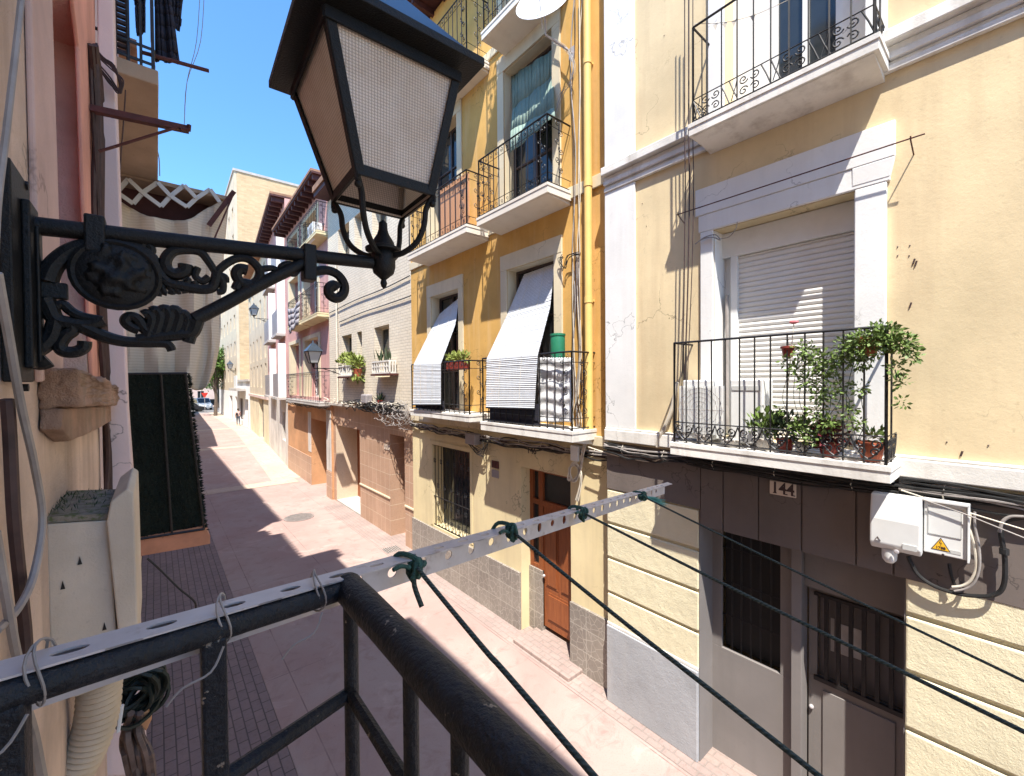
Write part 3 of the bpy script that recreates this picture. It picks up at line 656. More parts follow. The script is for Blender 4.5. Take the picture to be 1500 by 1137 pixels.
# gutter downpipe of the yellow house
# ============================================================ YELLOW HOUSE 146
Y6=Fac((4.68,0),(4.68,1))
S0=PL+.002; S1=Y6.px(603,500)[0]
h6=thing('apartment_house','yellow ochre house with slatted blinds and iron balconies, between beige and brick fronts','house',(5.5,6,0))
G=Y6
def R(a,b,c,d): return G.rect(a,b,c,d)
wl1=R(632,440,673,470); wr1=R(744,396,813,470)
zf=3.6
A1=(G.px(673,500)[0],G.px(633,520)[0],zf,G.px(650,430)[1]); A2=(G.px(813,450)[0],G.px(744,450)[0],zf,G.px(744,396)[1])
zm=7.1; B2=(G.px(810,120)[0],G.px(739,160)[0],zm,G.px(739,105.5)[1]); B1=(A1[0],A1[1],zm,B2[3])
C2=(B2[0],B2[1],10.3,12.0)
TOP=12.1
wall(G,S0,S1,3.42,TOP,[A1,A2,B1,B2,C2],.30,M['yellow'],'upper_wall',h6)
gw=(G.px(689,720)[0],G.px(634,720)[0],G.px(637,770)[1],G.px(640,652)[1])
gd=(G.px(836,760)[0],G.px(763,720)[0],0,G.px(763,683.5)[1])
wall(G,S0,S1,0,3.415,[gw,gd],.34,M['creamwall'],'ground_floor_wall',h6)
body(G,S0,S1,TOP-.05,5,M['yellow'],h6,back=.36)
MB().fbox(G,S0,S1,3.30,3.44,.002,.05).build('ledge',M['cream'],h6,bevel=.01)
zb=6.84
MB().fbox(G,S0,S1,zb,zb+.17,.002,.035).build('string_course',M['cream'],h6,bevel=.008)
MB().fbox(G,S0,S1,9.95,10.1,.002,.035).build('string_course',M['cream'],h6,bevel=.008)
for r in (A1,A2,B1,B2,C2):
    surround(G,r,.17,.03,M['cream'],h6,top=.26)
    window(G,(r[0],r[1],r[2],r[3]),.24,M['darkshutter'],h6,'window',mull=1,bars=2)
# maroon eaves
mb=MB(); mb.fbox(G,S0-.0,S1,TOP+.05,TOP+.12,-.3,.55)
for k in range(12):
    s=S0+.2+(S1-S0-.4)*k/11; mb.fbox(G,s-.04,s+.04,TOP-.08,TOP+.048,-.2,.5)
mb.build('eaves',M['eave'],h6)
mb=MB(); mb.hexa([G.P(S0,TOP+.13,-5.3),G.P(S1,TOP+.13,-5.3),G.P(S1,TOP+.13,.6),G.P(S0,TOP+.13,.6),G.P(S0,TOP+1.2,-3),G.P(S1,TOP+1.2,-3),G.P(S1,TOP+1.2,-2.9),G.P(S0,TOP+1.2,-2.9)]); mb.build('roof',M['roof'],h6)
# stone-tiled plinth
zp6=G.px(838,880)[1]; 
mb=MB(); mb.fbox(G,S0+.002,gd[0]-.01,0,zp6,.002,.045); mb.build('plinth',M['stonetile'],h6,bevel=.004)
mb=MB(); mb.fbox(G,gd[1]+.01,S1-.004,0,gw[2]-.05,.002,.045); mb.build('plinth',M['stonetile'],h6,bevel=.004)
# ground-floor window with scrolled grille
mb=MB(); mb.fbox(G,gw[0],gw[1],gw[2],gw[3],-.30,-.27); w=mb.build('window',M['darkglass'],h6)
mb=MB(); n=11
for k in range(n):
    s=gw[0]+(gw[1]-gw[0])*(k+.5)/n; mb.tube([G.P(s,gw[2],-.03),G.P(s,gw[3],-.03)],.0075,5)
    for f in (.12,.3,.52,.82):
        if (k+int(f*10))%2==0:
            zc=gw[2]+(gw[3]-gw[2])*f
            for sg in(-1,1): mb.tube(spiral(G.P(s+sg*.02,zc,-.02),G.u*sg,EZ,.032,1.1,rad(240),1,8),.005,4); mb.tube(spiral(G.P(s+sg*.02,zc-.06,-.02),G.u*sg,-EZ,.03,1.1,rad(240),1,8),.005,4)
for f in (.01,.36,.99): mb.tube([G.P(gw[0],gw[2]+(gw[3]-gw[2])*f,-.03),G.P(gw[1],gw[2]+(gw[3]-gw[2])*f,-.03)],.011,5)
mb.build('grille',M['iron'],w)
surround(G,gw,.08,.012,M['creamwall'],h6,sill=False)
# wooden entrance
gA,gB=gd[0],gd[1]; gm=G.px(792,760,-.2)[0]; gz=gd[3]; ztr=G.px(775,735,-.2)[1]; zsp=G.px(775,826,-.2)[1]
mb=MB()
for a,b,c,d in ((gA+.002,gA+.08,.12,gz),(gB-.08,gB-.002,zsp,gz),(gm-.05,gm+.05,.12,gz),(gA+.08,gm-.05,gz-.08,gz),(gm+.05,gB-.08,gz-.08,gz),(gA+.08,gm-.05,ztr,ztr+.09),(gm+.05,gB-.08,ztr,ztr+.09),(gm+.05,gB-.08,zsp,zsp+.07)):
    mb.fbox(G,a,b,c,d-.001,-.28,-.20)
dr=mb.build('door_frame',M['wood'],h6,bevel=.004)
mb=MB(); mb.fbox(G,gA+.082,gm-.052,.14,ztr-.002,-.26,-.22)
w=gm-gA-.134; a=gA+.082
for b0,b1 in ((.06,.30),(.34,.94)):
    for c0,c1 in ((.08,.46),(.54,.92)) if b0>.1 else ((.12,.88),):
        z0=.14+(ztr-.14)*b0; z1=.14+(ztr-.14)*b1
        mb.fbox(G,a+w*c0,a+w*c1,z0,z1,-.22,-.212); mb.fbox(G,a+w*c0+.03,a+w*c1-.03,z0+.04,z1-.04,-.212,-.198)
lf=mb.build('door',M['wood'],h6,bevel=.004)
MB().ball(G.P(gm-.1,1.0,-.17),.025,6).build('handle',M['galv'],lf,smooth=True)
mb=MB(); mb.fbox(G,gA+.08,gm-.05,ztr+.09,gz-.08,-.26,-.25); mb.fbox(G,gm+.05,gB-.08,ztr+.09,gz-.08,-.26,-.25); mb.fbox(G,gm+.05,gB-.08,zsp+.07,ztr,-.26,-.25); pp=mb.build('pane',M['darkglass'],dr)
mb=MB()
for k in range(5): s=gm+.05+(gB-.08-gm-.05)*(k+.5)/5; mb.tube([G.P(s,zsp+.07,-.215),G.P(s,ztr,-.215)],.006,4)
mb.build('grille',M['iron'],dr)
MB().fbox(G,gm-.05,gB-.002,0,zsp-.002,-.3,-.17).build('sidelight_plinth',M['stonetile'],h6)
mb=MB(); mb.fbox(G,gA-.25,gm+.1,.0,.06,-.34,.34); mb.build('doorstep',M['gutter'],h6,bevel=.012)
# little wall plaques
r=R(721,674,731,687); pl=MB().fbox(G,*r,.002,.014).build('plaque',M['rust'],h6,label='brown upper half of the small wall plaque')
r=R(721,687.5,731,701); MB().fbox(G,*r,.002,.012).build('plaque',M['panelgrey'],h6,label='grey lower half of the small wall plaque')
c=G.px(779,660.5); textmesh('146',.15,'numerals',M['ink'],h6,G.P(c[0],c[1],.004),-G.u,(0,0,1),.002,.002)
# balconies
DP=.50
def slabz(yt,x,yb): return G.px(x,yt,DP)[1],G.px(x,yb,DP)[1]
q=lambda x,y:G.px(x,y,DP)[0]
z1,z0=slabz(620,720,632); lowR=balcony(G,q(838,600),q(704,600),z0+.0,z1,DP,G.px(770,520,DP)[1],13,2,h6,M['whitetrim'],taper=.6,band=.16,r=.0088)
z1b,z0b=slabz(604,640,613); lowL=balcony(G,q(687,590),q(601,590),z0b,z1b,DP,G.px(645,531,DP)[1],13,2,h6,M['whitetrim'],taper=.6,r=.0088)
zt,zl=slabz(321,698.5,332); midR=balcony(G,q(802,280),q(698,300),zl,zt,DP,G.px(699,235,DP)[1],12,3,h6,M['slab'],taper=.4,r=.0085)
zt2,zl2=slabz(380,597.7,390); midL=balcony(G,q(683,330),q(597,370),zl,zt,DP,G.px(699,235,DP)[1],12,3,h6,M['slab'],taper=.4,r=.0085)
topR=balcony(G,q(798,-60),q(705,40),G.px(705,60,DP)[1],G.px(705,60,DP)[1]+.12,DP,G.px(705,60,DP)[1]+1.2,12,2,h6,M['slab'],taper=.4,r=.0085)
topL=balcony(G,q(683,90),q(610,120),G.px(705,60,DP)[1],G.px(705,60,DP)[1]+.12,DP,G.px(705,60,DP)[1]+1.2,12,2,h6,M['slab'],taper=.4,r=.0085)
# wooden screen behind the mid left rail
r=G.rect(640,285,681,345,DP-.06); MB().fbox(G,q(681,300),q(640,300),zt+.03,zt+.95,DP-.10,DP-.075).build('privacy_screen',M['woodpanel'],h6)
# down pipe
dpx=[(861,60),(863,600)]; sS=G.px(861.5,300,.09)[0]
dp=thing('drain_pipe','yellow painted rainwater pipe running down the corner of the ochre house','drain pipe',G.P(sS,3.5,.09))
MB().tube([G.P(sS,11.9,.09),G.P(sS,3.46,.09)],.055,14).build('pipe',M['pipe_yellow'],dp,smooth=True)
for z in (G.px(861,90,.09)[1],G.px(861,270,.09)[1],G.px(861,440,.09)[1],9.8):
    mb=MB(); mb.tube([G.P(sS,z+.04,.09),G.P(sS,z-.04,.09)],.062,14); mb.fbox(G,sS-.03,sS+.03,z-.015,z+.015,.0,.05); mb.build('pipe_joint',M['pipe_yellow'],dp,smooth=True)
# slatted blinds slung over the balcony rails
def blind(name,lab,T,K,Rr,Bm,grp):
    """pixel pairs: T top edge on the frame, K kink, Rr where it crosses the rail, Bm bottom; each ((xl,yl),(xr,yr),depth)"""
    rows=[]
    for (l,r,d) in (T,K,Rr,Bm):
        a=G.px(*l,d); b=G.px(*r,d); rows.append((G.P(a[0],a[1],d),G.P(b[0],b[1],d)))
    t=thing(name,lab,'window blind',rows[2][0],grp)
    seq=[]
    for i in range(3):
        n=int((rows[i][0]-rows[i+1][0]).length/.028)
        for k in range(n): f=k/n; seq.append((rows[i][0].lerp(rows[i+1][0],f),rows[i][1].lerp(rows[i+1][1],f)))
    seq.append(rows[3]); mb=MB()
    for (a,b),(c,d) in zip(seq[:-1],seq[1:]):
        nn=(b-a).cross(c-a).normalized(); nn=nn if nn.x<0 else -nn; m1=a.lerp(c,.5)+nn*.005; m2=b.lerp(d,.5)+nn*.005
        j=Vector((random.uniform(-.003,.003),0,0))
        mb.add([a,b,m2+j,m1+j],[(0,1,2,3)]); mb.add([m1+j,m2+j,d.lerp(b,.1),c.lerp(a,.1)],[(0,1,2,3)])
    mb.build('slats',M['blind'],t)
    mb=MB()
    for f in (.3,.72):
        mb.tube([a.lerp(b,f)+Vector((-.014,0,.006)) for a,b in seq],.003,4)
    mb.build('cord',M['cablewhite'],t)
    a,b=rows[3]; MB().tube([a,b],.014,6).build('bottom_rail',M['iron'],t)
    return t
blind('slatted_blind','long pale slatted blind slung over the balcony rail beside the green drum',
      ((768,402),(813,386),-.17),((740,468),(806,450),.06),((713,526),(788,520),DP+.03),((712,597),(783,599),DP+.05),'pale slatted blinds over the balcony rails of the ochre house')
blind('slatted_blind','short pale slatted blind over the balcony rail nearest the brick front',
      ((644,460),(673,436),-.17),((629,488),(667,476),.10),((606,534),(646,533),DP+.03),((605,593),(646,593),DP+.05),'pale slatted blinds over the balcony rails of the ochre house')
# black cloth behind the rails
s0=q(784,600);s1=q(713,600); mb=MB()
mb.fbox(G,s0,s1,z1+.03,z1+.34,DP-.08,DP-.06); tag(mb.build('dark_cloth',M['darkcloth']),'black cloth tied behind the rail under the long pale blind','cloth')
s0=q(646,600);s1=q(606,600); mb=MB(); mb.fbox(G,s0,s1,z1b+.03,z1b+.22,DP-.08,DP-.06); tag(mb.build('dark_cloth',M['darkcloth']),'black cloth strip behind the rail under the short pale blind','cloth')
# sea-green awning in the middle right window
def gblind():
    mb=MB(); pts=[((749,112),(811,72),-.16),((750,160),(811,110),-.05),((747,192),(812,158),.16),((747,225),(812,170),.3)]
    rows=[]
    for l,r,d in pts:
        a=G.px(*l,d);b=G.px(*r,d); rows.append((G.P(a[0],a[1],d),G.P(b[0],b[1],d)))
    n=14
    for i in range(3):
        for k in range(n):
            f0=k/n;f1=(k+1)/n; w=lambda f,r_: Vector((.018*math.sin(f*17+r_),0,0))
            mb.add([rows[i][0].lerp(rows[i][1],f0)+w(f0,i),rows[i][0].lerp(rows[i][1],f1)+w(f1,i),rows[i+1][0].lerp(rows[i+1][1],f1)+w(f1,i+1),rows[i+1][0].lerp(rows[i+1][1],f0)+w(f0,i+1)],[(0,1,2,3)])
    o=mb.build('window_awning',M['greenblind'],smooth=True); tag(o,'sea-green cloth awning hanging out over the balcony below the satellite dish','awning')
    so_=o.modifiers.new('thick','SOLIDIFY'); so_.thickness=.006
gblind()
# dish
dc=onX(796,10,4.15); dn=Vector((-.75,-.45,.38)).normalized(); 
t=thing('satellite_dish','white round satellite dish on an arm beside the yellow pipe','satellite dish',dc)
e1=dn.orthogonal().normalized(); e2=dn.cross(e1); mb=MB(); prof=[(0.0001,-.0)]+[(.37*k/8,.07*(k/8)**2) for k in range(1,9)]
mb.lathe(dc,prof+[(.375,.065),(.36,.055)]+[(.36*k/6,.07*(k/6)**2-.012) for k in range(5,0,-1)],32,e1,e2,dn); mb.build('dish',M['dish'],t,smooth=True)
mb=MB(); fp=dc+dn*.32; lo=dc-EZ*.36+dn*.06
mb.tube([lo,fp],.009,6); mb.tube([fp-dn*.05,fp+dn*.05+EZ*.02],.022,8); mb.build('feed_arm',M['plasticdark'],t)
mb=MB(); a=G.px(838,78); w0=G.P(a[0],a[1],0); mb.tube([dc-dn*.02,dc-dn*.12-EZ*.05,dc-dn*.12-EZ*.25,w0+Vector((-.12,0,0)),w0],.015,6); mb.fbox(G,a[0]-.05,a[0]+.05,a[1]-.08,a[1]+.08,.002,.012); mb.build('wall_arm',M['galv'],t)
# green drum and bags
p=G.px(817,489,.22); c=G.P(p[0],p[1]-.42,.22); t=thing('drum','green plastic drum standing on the balcony beside the long pale blind','drum',c)
MB().lathe(c,[(.0,0),(.10,0),(.105,.02),(.105,.37),(.10,.385)],18).build('body',M['green'],t,smooth=True); MB().lathe(c+EZ*.386,[(.0,0),(.112,0),(.112,.03),(.06,.04),(0,.04)],18).build('lid',M['green'],t)
mb=MB(); nu,nv=14,40; vs=[]
for a in range(nu+1):
    for b in range(nv+1):
        x=787+(836-787)*a/nu; y=524+(618-524)*b/nv; dd=DP-.12+.010*math.sin(b*.8+.9*math.sin(a*.5))+.012*math.sin(a*.8+b*.2)+random.uniform(-.003,.003)
        vs.append(G.P(*G.px(x,y,DP-.1),dd))
mb.add(vs,[(a*(nv+1)+b,(a+1)*(nv+1)+b,(a+1)*(nv+1)+b+1,a*(nv+1)+b+1) for a in range(nu) for b in range(nv)])
o=mb.build('plastic_sheeting',M['bag'],smooth=True); tag(o,'crumpled white plastic sheeting stuffed behind the bars beside the long pale blind','plastic sheet'); o.modifiers.new('t','SOLIDIFY').thickness=.02
# ============================================================ CREAM BRICK HOUSE
BK=Fac((4.76,S1+.01),(4.76,S1+10)); G=BK
hb=thing('apartment_house','pale brick house with flower boxes at its windows above a pink granite shopfront','house',(5.5,12,0))
LB=G.px(482,480)[0]
def PX(fc,xl,yt,xr_,yb): return fc.rect(xl,yt,xr_,yb)
oA=PX(G,500.6,492,515.8,545); oB=PX(G,522.7,485,530.8,545); oC=PX(G,548,478,570.8,546)
oA=(oA[0],oA[1],4.35,5.75); oB=(oB[0],oB[1],4.35,5.75); oC=(oC[0],oC[1],4.35,5.75)
oD=PX(G,495,338,512,378); zz=(oD[2],oD[3]); oE=PX(G,519,330,530,365); oE=(oE[0],oE[1],*zz); oF=PX(G,545,318,567,352); oF=(oF[0],oF[1],*zz)
wall(G,0,LB,3.5,10.6,[oA,oB,oC,oD,oE,oF],.3,M['cobrick'],'upper_wall',hb)
body(G,0,LB,10.6,5,M['cobrick'],hb,back=1.1)
for o_ in (oA,oB,oC,oD,oE,oF): window(G,o_,.26,M['cream'],hb,'window',mull=1 if o_[1]-o_[0]>.6 else 0,bars=0)
GG=Fac((4.86,S1+.01),(4.86,S1+10))
dA=PX(GG,492,622,528,735); dA=(dA[0],dA[1],0,2.72); dB=PX(GG,571,636,594,780); dB=(dB[0],dB[1],0,2.80)
wall(GG,0,LB,0,3.495,[dA,dB],.75,M['granite'],'shopfront_wall',hb,d=.0)
mb=MB(); 
for a,b in ((0,dB[0]-.01),(dB[1]+.01,dA[0]-.01)): mb.fbox(GG,a,b,1.02,1.06,.002,.03)
mb.build('stone_trim',M['cream'],hb)
def shopdoor(fc,o,nm,par,m):
    s0,s1,_,z=o; mb=MB(); mb.fbox(fc,s0+.002,s1-.002,.02,z-.002,-.80,-.745); return mb.build(nm,m,par)
shopdoor(GG,dA,'door',hb,M['wood']); shopdoor(GG,dB,'door',hb,M['rust'])
MB().fbox(GG,dA[0],dA[1],0,.06,-.74,.0).build('doorstep',M['concrete'],hb)
mb=MB(); mb.fbox(G,0,LB,3.42,3.495,-.13,.04); mb.build('ledge',M['concrete'],hb)
mb=MB(); mb.fbox(G,-.0,LB,10.65,10.8,-.3,.45); mb.build('eaves',M['eave'],hb); MB().fbox(G,0,LB,10.81,11.0,-5,.5).build('roof',M['roof'],hb)
r=PX(GG,563,650,571,660); MB().fbox(GG,r[0],r[1],r[2],r[3],.002,.012).build('wall_tile',M['whitesign'],hb)
# black overhead wires across the brick
for k,(pts) in enumerate([((482,459),(520,440),(560,424),(600,404)),((497,472),(530,458),(560,448),(600,434),(612,426))]):
    mb=MB(); P=[G.P(*G.px(x,y,.04),.04) for x,y in pts]; mb.tube(smoothpath(P),.014,5)
    tag(mb.build('wall_cable',M['cable'],smooth=True),['upper black cable strung across the pale brick wall','lower wavy black cable strung across the pale brick wall'][k],'cable')
# window boxes and plants
def foliage(mb,c,r,n,size,sq=(1,1,1),up=0.0,droop=0):
    c=Vector(c)
    for _ in range(n):
        d=Vector((random.gauss(0,1),random.gauss(0,1),random.gauss(0,1))).normalized()*(random.random()**.5)
        p=c+Vector((d.x*r*sq[0],d.y*r*sq[1],d.z*r*sq[2])); dv=Vector((d.x+random.gauss(0,.5),d.y+random.gauss(0,.5),d.z+up-droop+random.gauss(0,.4))).normalized()
        mb.leaf(p,size*random.uniform(.6,1.3),dv,random.uniform(.35,.6))
def windowbox(x0,x1,yt,yb,lab,lattice):
    a=G.px(x1,yb,.22); b=G.px(x0,yt,.22); s0,s1=a[0],b[0]; z0=a[1]; z1=z0+.34
    t=thing('window_box',lab,'window box',G.P((s0+s1)/2,z0,.13),'window boxes on the brick house')
    mb=MB(); mb.fbox(G,s0-.04,s1+.04,z0-.05,z0,.002,.27); mb.build('shelf',M['rust'],t)
    mb=MB(); mb.fbox(G,s0,s1,z0+.002,z0+.04,.04,.25); mb.fbox(G,s0,s1,z1-.04,z1,.04,.25)
    n=7
    for k in range(n+1): s=s0+(s1-s0)*k/n; mb.fbox(G,s-.018,s+.018,z0+.04,z1-.04,.215,.245)
    for k in range(3): mb.fbox(G,s0,s0+.03,z0+.04,z1-.04,.05+k*.07,.08+k*.07); mb.fbox(G,s1-.03,s1,z0+.04,z1-.04,.05+k*.07,.08+k*.07)
    if lattice: mb.fbox(G,s0,s1,z0+.17,z0+.2,.218,.242)
    else: mb.fbox(G,s0+.02,s1-.02,z0+.04,z1-.06,.20,.21)
    mb.build('box',M['whitepot'],t); return s0,s1,z1,t
s0,s1,z1,t=windowbox(497,517,538,551,'white window box with bright green leafy plants, farther one on the brick wall',0)
mb=MB(); 
for k in range(6): foliage(mb,G.P(s0+(s1-s0)*(k+.5)/6,z1+.16,.14),.17,60,.13,up=.8)
mb.build('foliage',M['leaflight'],t)
s0,s1,z1,t=windowbox(546,571,526,547,'white latticed window box with spiky grey plants, nearer one on the brick wall',1)
mb=MB()
for k in range(26): p=G.P(random.uniform(s0,s1),z1-.05,random.uniform(.08,.2)); mb.leaf(p,random.uniform(.25,.5),Vector((random.gauss(0,.15),random.gauss(0,.3),1)).normalized(),.12)
mb.build('foliage',M['leafdark'],t)
p=G.px(524,552,.18); c=G.P(p[0],p[1],.18); t=thing('potted_plant','hanging pot with yellow-green trailing plant between the two window boxes','potted plant',c)
MB().lathe(c,[(0,0),(.09,0),(.13,.22),(.14,.24),(.12,.24),(0,.22)],14).build('pot',M['terracotta'],t,smooth=True)
mb=MB(); foliage(mb,c+EZ*.38,.22,170,.15,up=.7); foliage(mb,c+EZ*.05,.17,60,.14,droop=1.5); mb.build('foliage',M['leaflight'],t)
# downpipe on the brick
sS=G.px(494,500,.04)[0]; tag(MB().tube([G.P(sS,8.5,.05),G.P(sS,3.55,.05)],.03,8).build('conduit',M['cablewhite'],smooth=True),'thin pale pipe running down the brick wall behind the small street lamp','pipe')

# ============================================================ PINK AND ORANGE HOUSE
PK=Fac((4.80,BK.P(LB,0).y+.01),(4.95,22.2)); G=PK; LP=G.px(421,560)[0]
hp=thing('apartment_house','pink house with two tall columns of balconies above an orange ground floor','house',(5.5,18,0))
ops=[]; cols=[]
for xl,xr_ in ((426,439),(447,467)):
    for (zA,zB) in ((3.62,6.0),(6.75,9.0),(9.6,10.9)):
        a=G.px(xr_,520)[0]; b=G.px(xl,520)[0]; ops.append((a,b,zA,zB))
wall(G,0,LP,3.4,11.5,ops,.5,M['pink'],'upper_wall',hp)
for o_ in ops:
    window(G,o_,.45,M['acwhite'],hp,'window',mull=1,bars=2)
    surround(G,o_,.30,.03,M['cream'],hp,top=.16)
gdo=PX(G,456,626,479,690); gsh=(gdo[0]-.0,gdo[1],0,2.75)
gw2=PX(G,446,616,449,660); 
wall(G,0,LP,0,3.395,[gsh],.8,M['orange'],'ground_floor_wall',hp)
MB().fbox(G,.05,gsh[0]-.02,1.0,3.2,.002,.012).build('whitewashed_patch',M['oldwhite'],hp); MB().fbox(G,gsh[1]+.02,gsh[1]+.5,1.35,3.0,.002,.012).build('whitewashed_patch',M['oldwhite'],hp)
MB().fbox(G,gsh[1]+.02,LP-.02,0,1.15,.002,.03).build('plinth',M['granite'],hp); MB().fbox(G,.02,gsh[0]-.02,0,.98,.002,.03).build('plinth',M['granite'],hp)
slats(G,(gsh[0],gsh[1],.02,2.75),.7,.09,M['darkshutter'],hp)
body(G,0,LP,11.4,5,M['pink'],hp,back=.9)
mb=MB(); mb.fbox(G,-.05,LP,11.51,11.58,-.3,.55)
n=int(LP/.5)
for k in range(n): s=.1+(LP-.2)*k/(n-1); mb.fbox(G,s-.06,s+.06,11.33,11.508,-.2,.5)
mb.build('eaves',M['eave'],hp); MB().fbox(G,0,LP,11.585,11.68,-5,.58).build('roof',M['roof'],hp)
sa,sb_=G.px(466,560,.4)[0],G.px(420,570,.4)[0]
balcony(G,sa-.1,sb_+.1,3.38,3.5,.42,4.6,22,2,hp,M['concrete'],r=.008)
for xl,xr_ in ((422,440),(441,466)):
    a=G.px(xr_,470,.4)[0]; b=G.px(xl,470,.4)[0]; balcony(G,a,b,6.55,6.68,.42,7.75,11,2,hp,M['creamwall'],r=.008)
    balcony(G,a,b,9.45,9.56,.42,10.6,11,2,hp,M['creamwall'],r=.008)
# shutters leaned on the balcony, AC unit
def acunit(name,lab,fc,s0,s1,z0,d0,d1,hgt,grp=None,fan=True):
    t=thing(name,lab,'air conditioner',fc.P((s0+s1)/2,z0,(d0+d1)/2),grp)
    MB().fbox(fc,s0,s1,z0,z0+hgt,d0,d1).build('casing',M['acwhite'],t,bevel=.012)
    mb=MB(); w=s1-s0; c=fc.P(s0+w*.38,z0+hgt*.5,d1+.012)
    for k in range(1,6): mb.tube([c+fc.u*(hgt*.075*k*math.cos(a_/12*6.2832))+EZ*(hgt*.075*k*math.sin(a_/12*6.2832)) for a_ in range(13)],.004,4)
    for a_ in range(6): mb.tube([c,c+fc.u*(hgt*.4*math.cos(a_*1.047))+EZ*(hgt*.4*math.sin(a_*1.047))],.004,4)
    mb.build('fan_grille',M['cablegrey'],t)
    mb=MB()
    for k in range(9): z=z0+hgt*(.12+.085*k); mb.fbox(fc,s0+w*.8,s0+w*.95,z,z+.012,d1+.001,d1+.006)
    mb.build('louvre',M['cablegrey'],t); return t
a=G.px(457,335,.3); acunit('air_conditioner','white air conditioner high on the pink house under the eaves',G,a[0]-.45,a[0]+.35,a[1]-.5,.05,.38,.62)
# drying clothes hanging
mb=MB(); a=G.px(436,478,.46)
P0=[G.P(*G.px(x,y,.46),.46) for x,y in ((421,452),(438,440),(436,475),(424,490))]
for i in range(6):
    for j in range(4):
        f=lambda u,v: (P0[0].lerp(P0[1],u)).lerp(P0[3].lerp(P0[2],u),v)+Vector((.04*math.sin(u*14),0,-.15*math.sin(u*3.1)*(1-v)))
        mb.add([f(i/6,j/4),f((i+1)/6,j/4),f((i+1)/6,(j+1)/4),f(i/6,(j+1)/4)],[(0,1,2,3)])
o=mb.build('hanging_cloth',M['panelgrey'],smooth=True); tag(o,'grey cloth draped over a second-floor balcony of the pink house','cloth'); o.modifiers.new('t','SOLIDIFY').thickness=.01
# ============================================================ PINK HOUSE WITH ENCLOSED BALCONIES
q0=PK.P(LP+.01,0); 
P3=Fac((q0.x,q0.y),(5.55,30)); G=P3; L3=G.px(393,560)[0]
h3=thing('apartment_house','pink house with narrow white-edged bays and a peeling white ground floor','house',(6,26,0))
ops=[]
for xl,xr_ in ((398,404),(411,418)):
    a=G.px(xr_,520)[0]; b=G.px(xl,520)[0]
    for (zA,zB) in ((3.7,6.2),(6.9,9.4),(10.0,12.0)): ops.append((a,b,zA,zB))
wall(G,0,L3,3.4,13.3,ops,.4,M['pink'],'upper_wall',h3)
gd3=(G.px(418,620)[0],G.px(413,600)[0],1.2,2.7)
wall(G,0,L3,0,3.395,[gd3],.3,M['oldwhite'],'ground_floor_wall',h3)
window(G,gd3,.2,M['rust'],h3)
for o_ in ops: 
    window(G,o_,.35,M['acwhite'],h3,'window',mull=1,bars=1)
    mb=MB(); s0,s1,zA,zB=o_; mb.fbox(G,s0-.18,s0-.01,zA-.2,zB,.002,.34); mb.build('bay_side',M['white'],h3)
    mb=MB(); mb.fbox(G,s0,s1+.25,zA-.2,zA+1.0,.002,.36); mb.build('bay_panel',M['panelgrey'],h3)
    mb=MB(); mb.fbox(G,s0-.2,s1+.3,zA-.32,zA-.202,.002,.42); mb.build('bay_slab',M['concrete'],h3)
body(G,0,L3,13.2,5,M['pink'],h3,back=.5)
mb=MB(); mb.fbox(G,0,L3,13.31,13.39,-.3,.6); n=14
for k in range(n): s=.2+(L3-.4)*k/(n-1); mb.fbox(G,s-.08,s+.08,13.1,13.308,-.2,.55)
mb.build('eaves',M['eave'],h3); MB().fbox(G,0,L3,13.395,13.5,-5,.63).build('roof',M['roof'],h3)
# ============================================================ BEIGE HOUSE
q0=P3.P(L3+.01,0); B4=Fac((q0.x,q0.y),(6.45,43)); G=B4; L4=G.px(366,560)[0]
h4=thing('apartment_house','beige house with rows of small windows, far along the street before the tan brick tower','house',(7,36,0))
ops=[]
for k in range(5):
    s=L4*(k+.5)/5
    for zA,zB in ((3.9,5.6),(6.0,7.7),(8.7,10.4),(11.2,12.6)): ops.append((s-.42,s+.42,zA,zB))
gd4=(L4*.22,L4*.45,0,3.0)
wall(G,0,L4,3.2,13.4,ops,.3,M['farbeige'],'upper_wall',h4); wall(G,0,L4,0,3.195,[gd4],.3,M['cream'],'ground_floor_wall',h4)
for o_ in ops: window(G,o_,.2,M['rust'],h4,'window',mull=1)
dooropen(G,gd4,.25,M['greydoor'],h4)
MB().fbox(G,0,L4,3.1,3.3,.002,.12).build('ledge',M['palepink'],h4)
body(G,0,L4,13.3,5,M['farbeige'],h4,back=.4)
MB().fbox(G,0,L4,13.41,13.6,-5,.55).build('roof',M['roof'],h4)
# ============================================================ TAN BRICK TOWER
q0=B4.P(L4+.01,0); SHF=Fac((q0.x,q0.y),(6.62,53.5)); tw_=thing('shop_building','low white shop building between the beige house and the tan brick tower','shop',(8,48,0)); LS=SHF.L
wall(SHF,0,LS,0,4.4,[(LS*.15,LS*.4,0,2.7),(LS*.55,LS*.9,.5,2.7)],.3,M['white'],'wall',tw_); dooropen(SHF,(LS*.15,LS*.4,0,2.7),.25,M['greydoor'],tw_); window(SHF,(LS*.55,LS*.9,.5,2.7),.2,M['rust'],tw_,'window'); body(SHF,0,LS,4.3,5,M['white'],tw_,back=.35)
MB().fbox(SHF,0,LS,4.41,4.6,-5,.15).build('roof',M['concrete'],tw_); MB().fbox(SHF,LS*.3,LS,3.5,3.75,.002,.8).build('canopy',M['concrete'],tw_); MB().fbox(SHF,LS*.5,LS*.7,3.8,5.0,.5,.6).build('sign_board',M['acwhite'],tw_)
q0=SHF.P(LS+.02,0); T5=Fac((q0.x,q0.y),(q0.x+.35,q0.y+21)); G=T5; L5=G.L
ht=thing('apartment_tower','tall tan brick apartment building at the far end, its blank side wall above the roofs','building',(9,50,0))
ztw=G.px(366,255)[1]
ztw=onY(342,250,q0.y).z
ops=[]
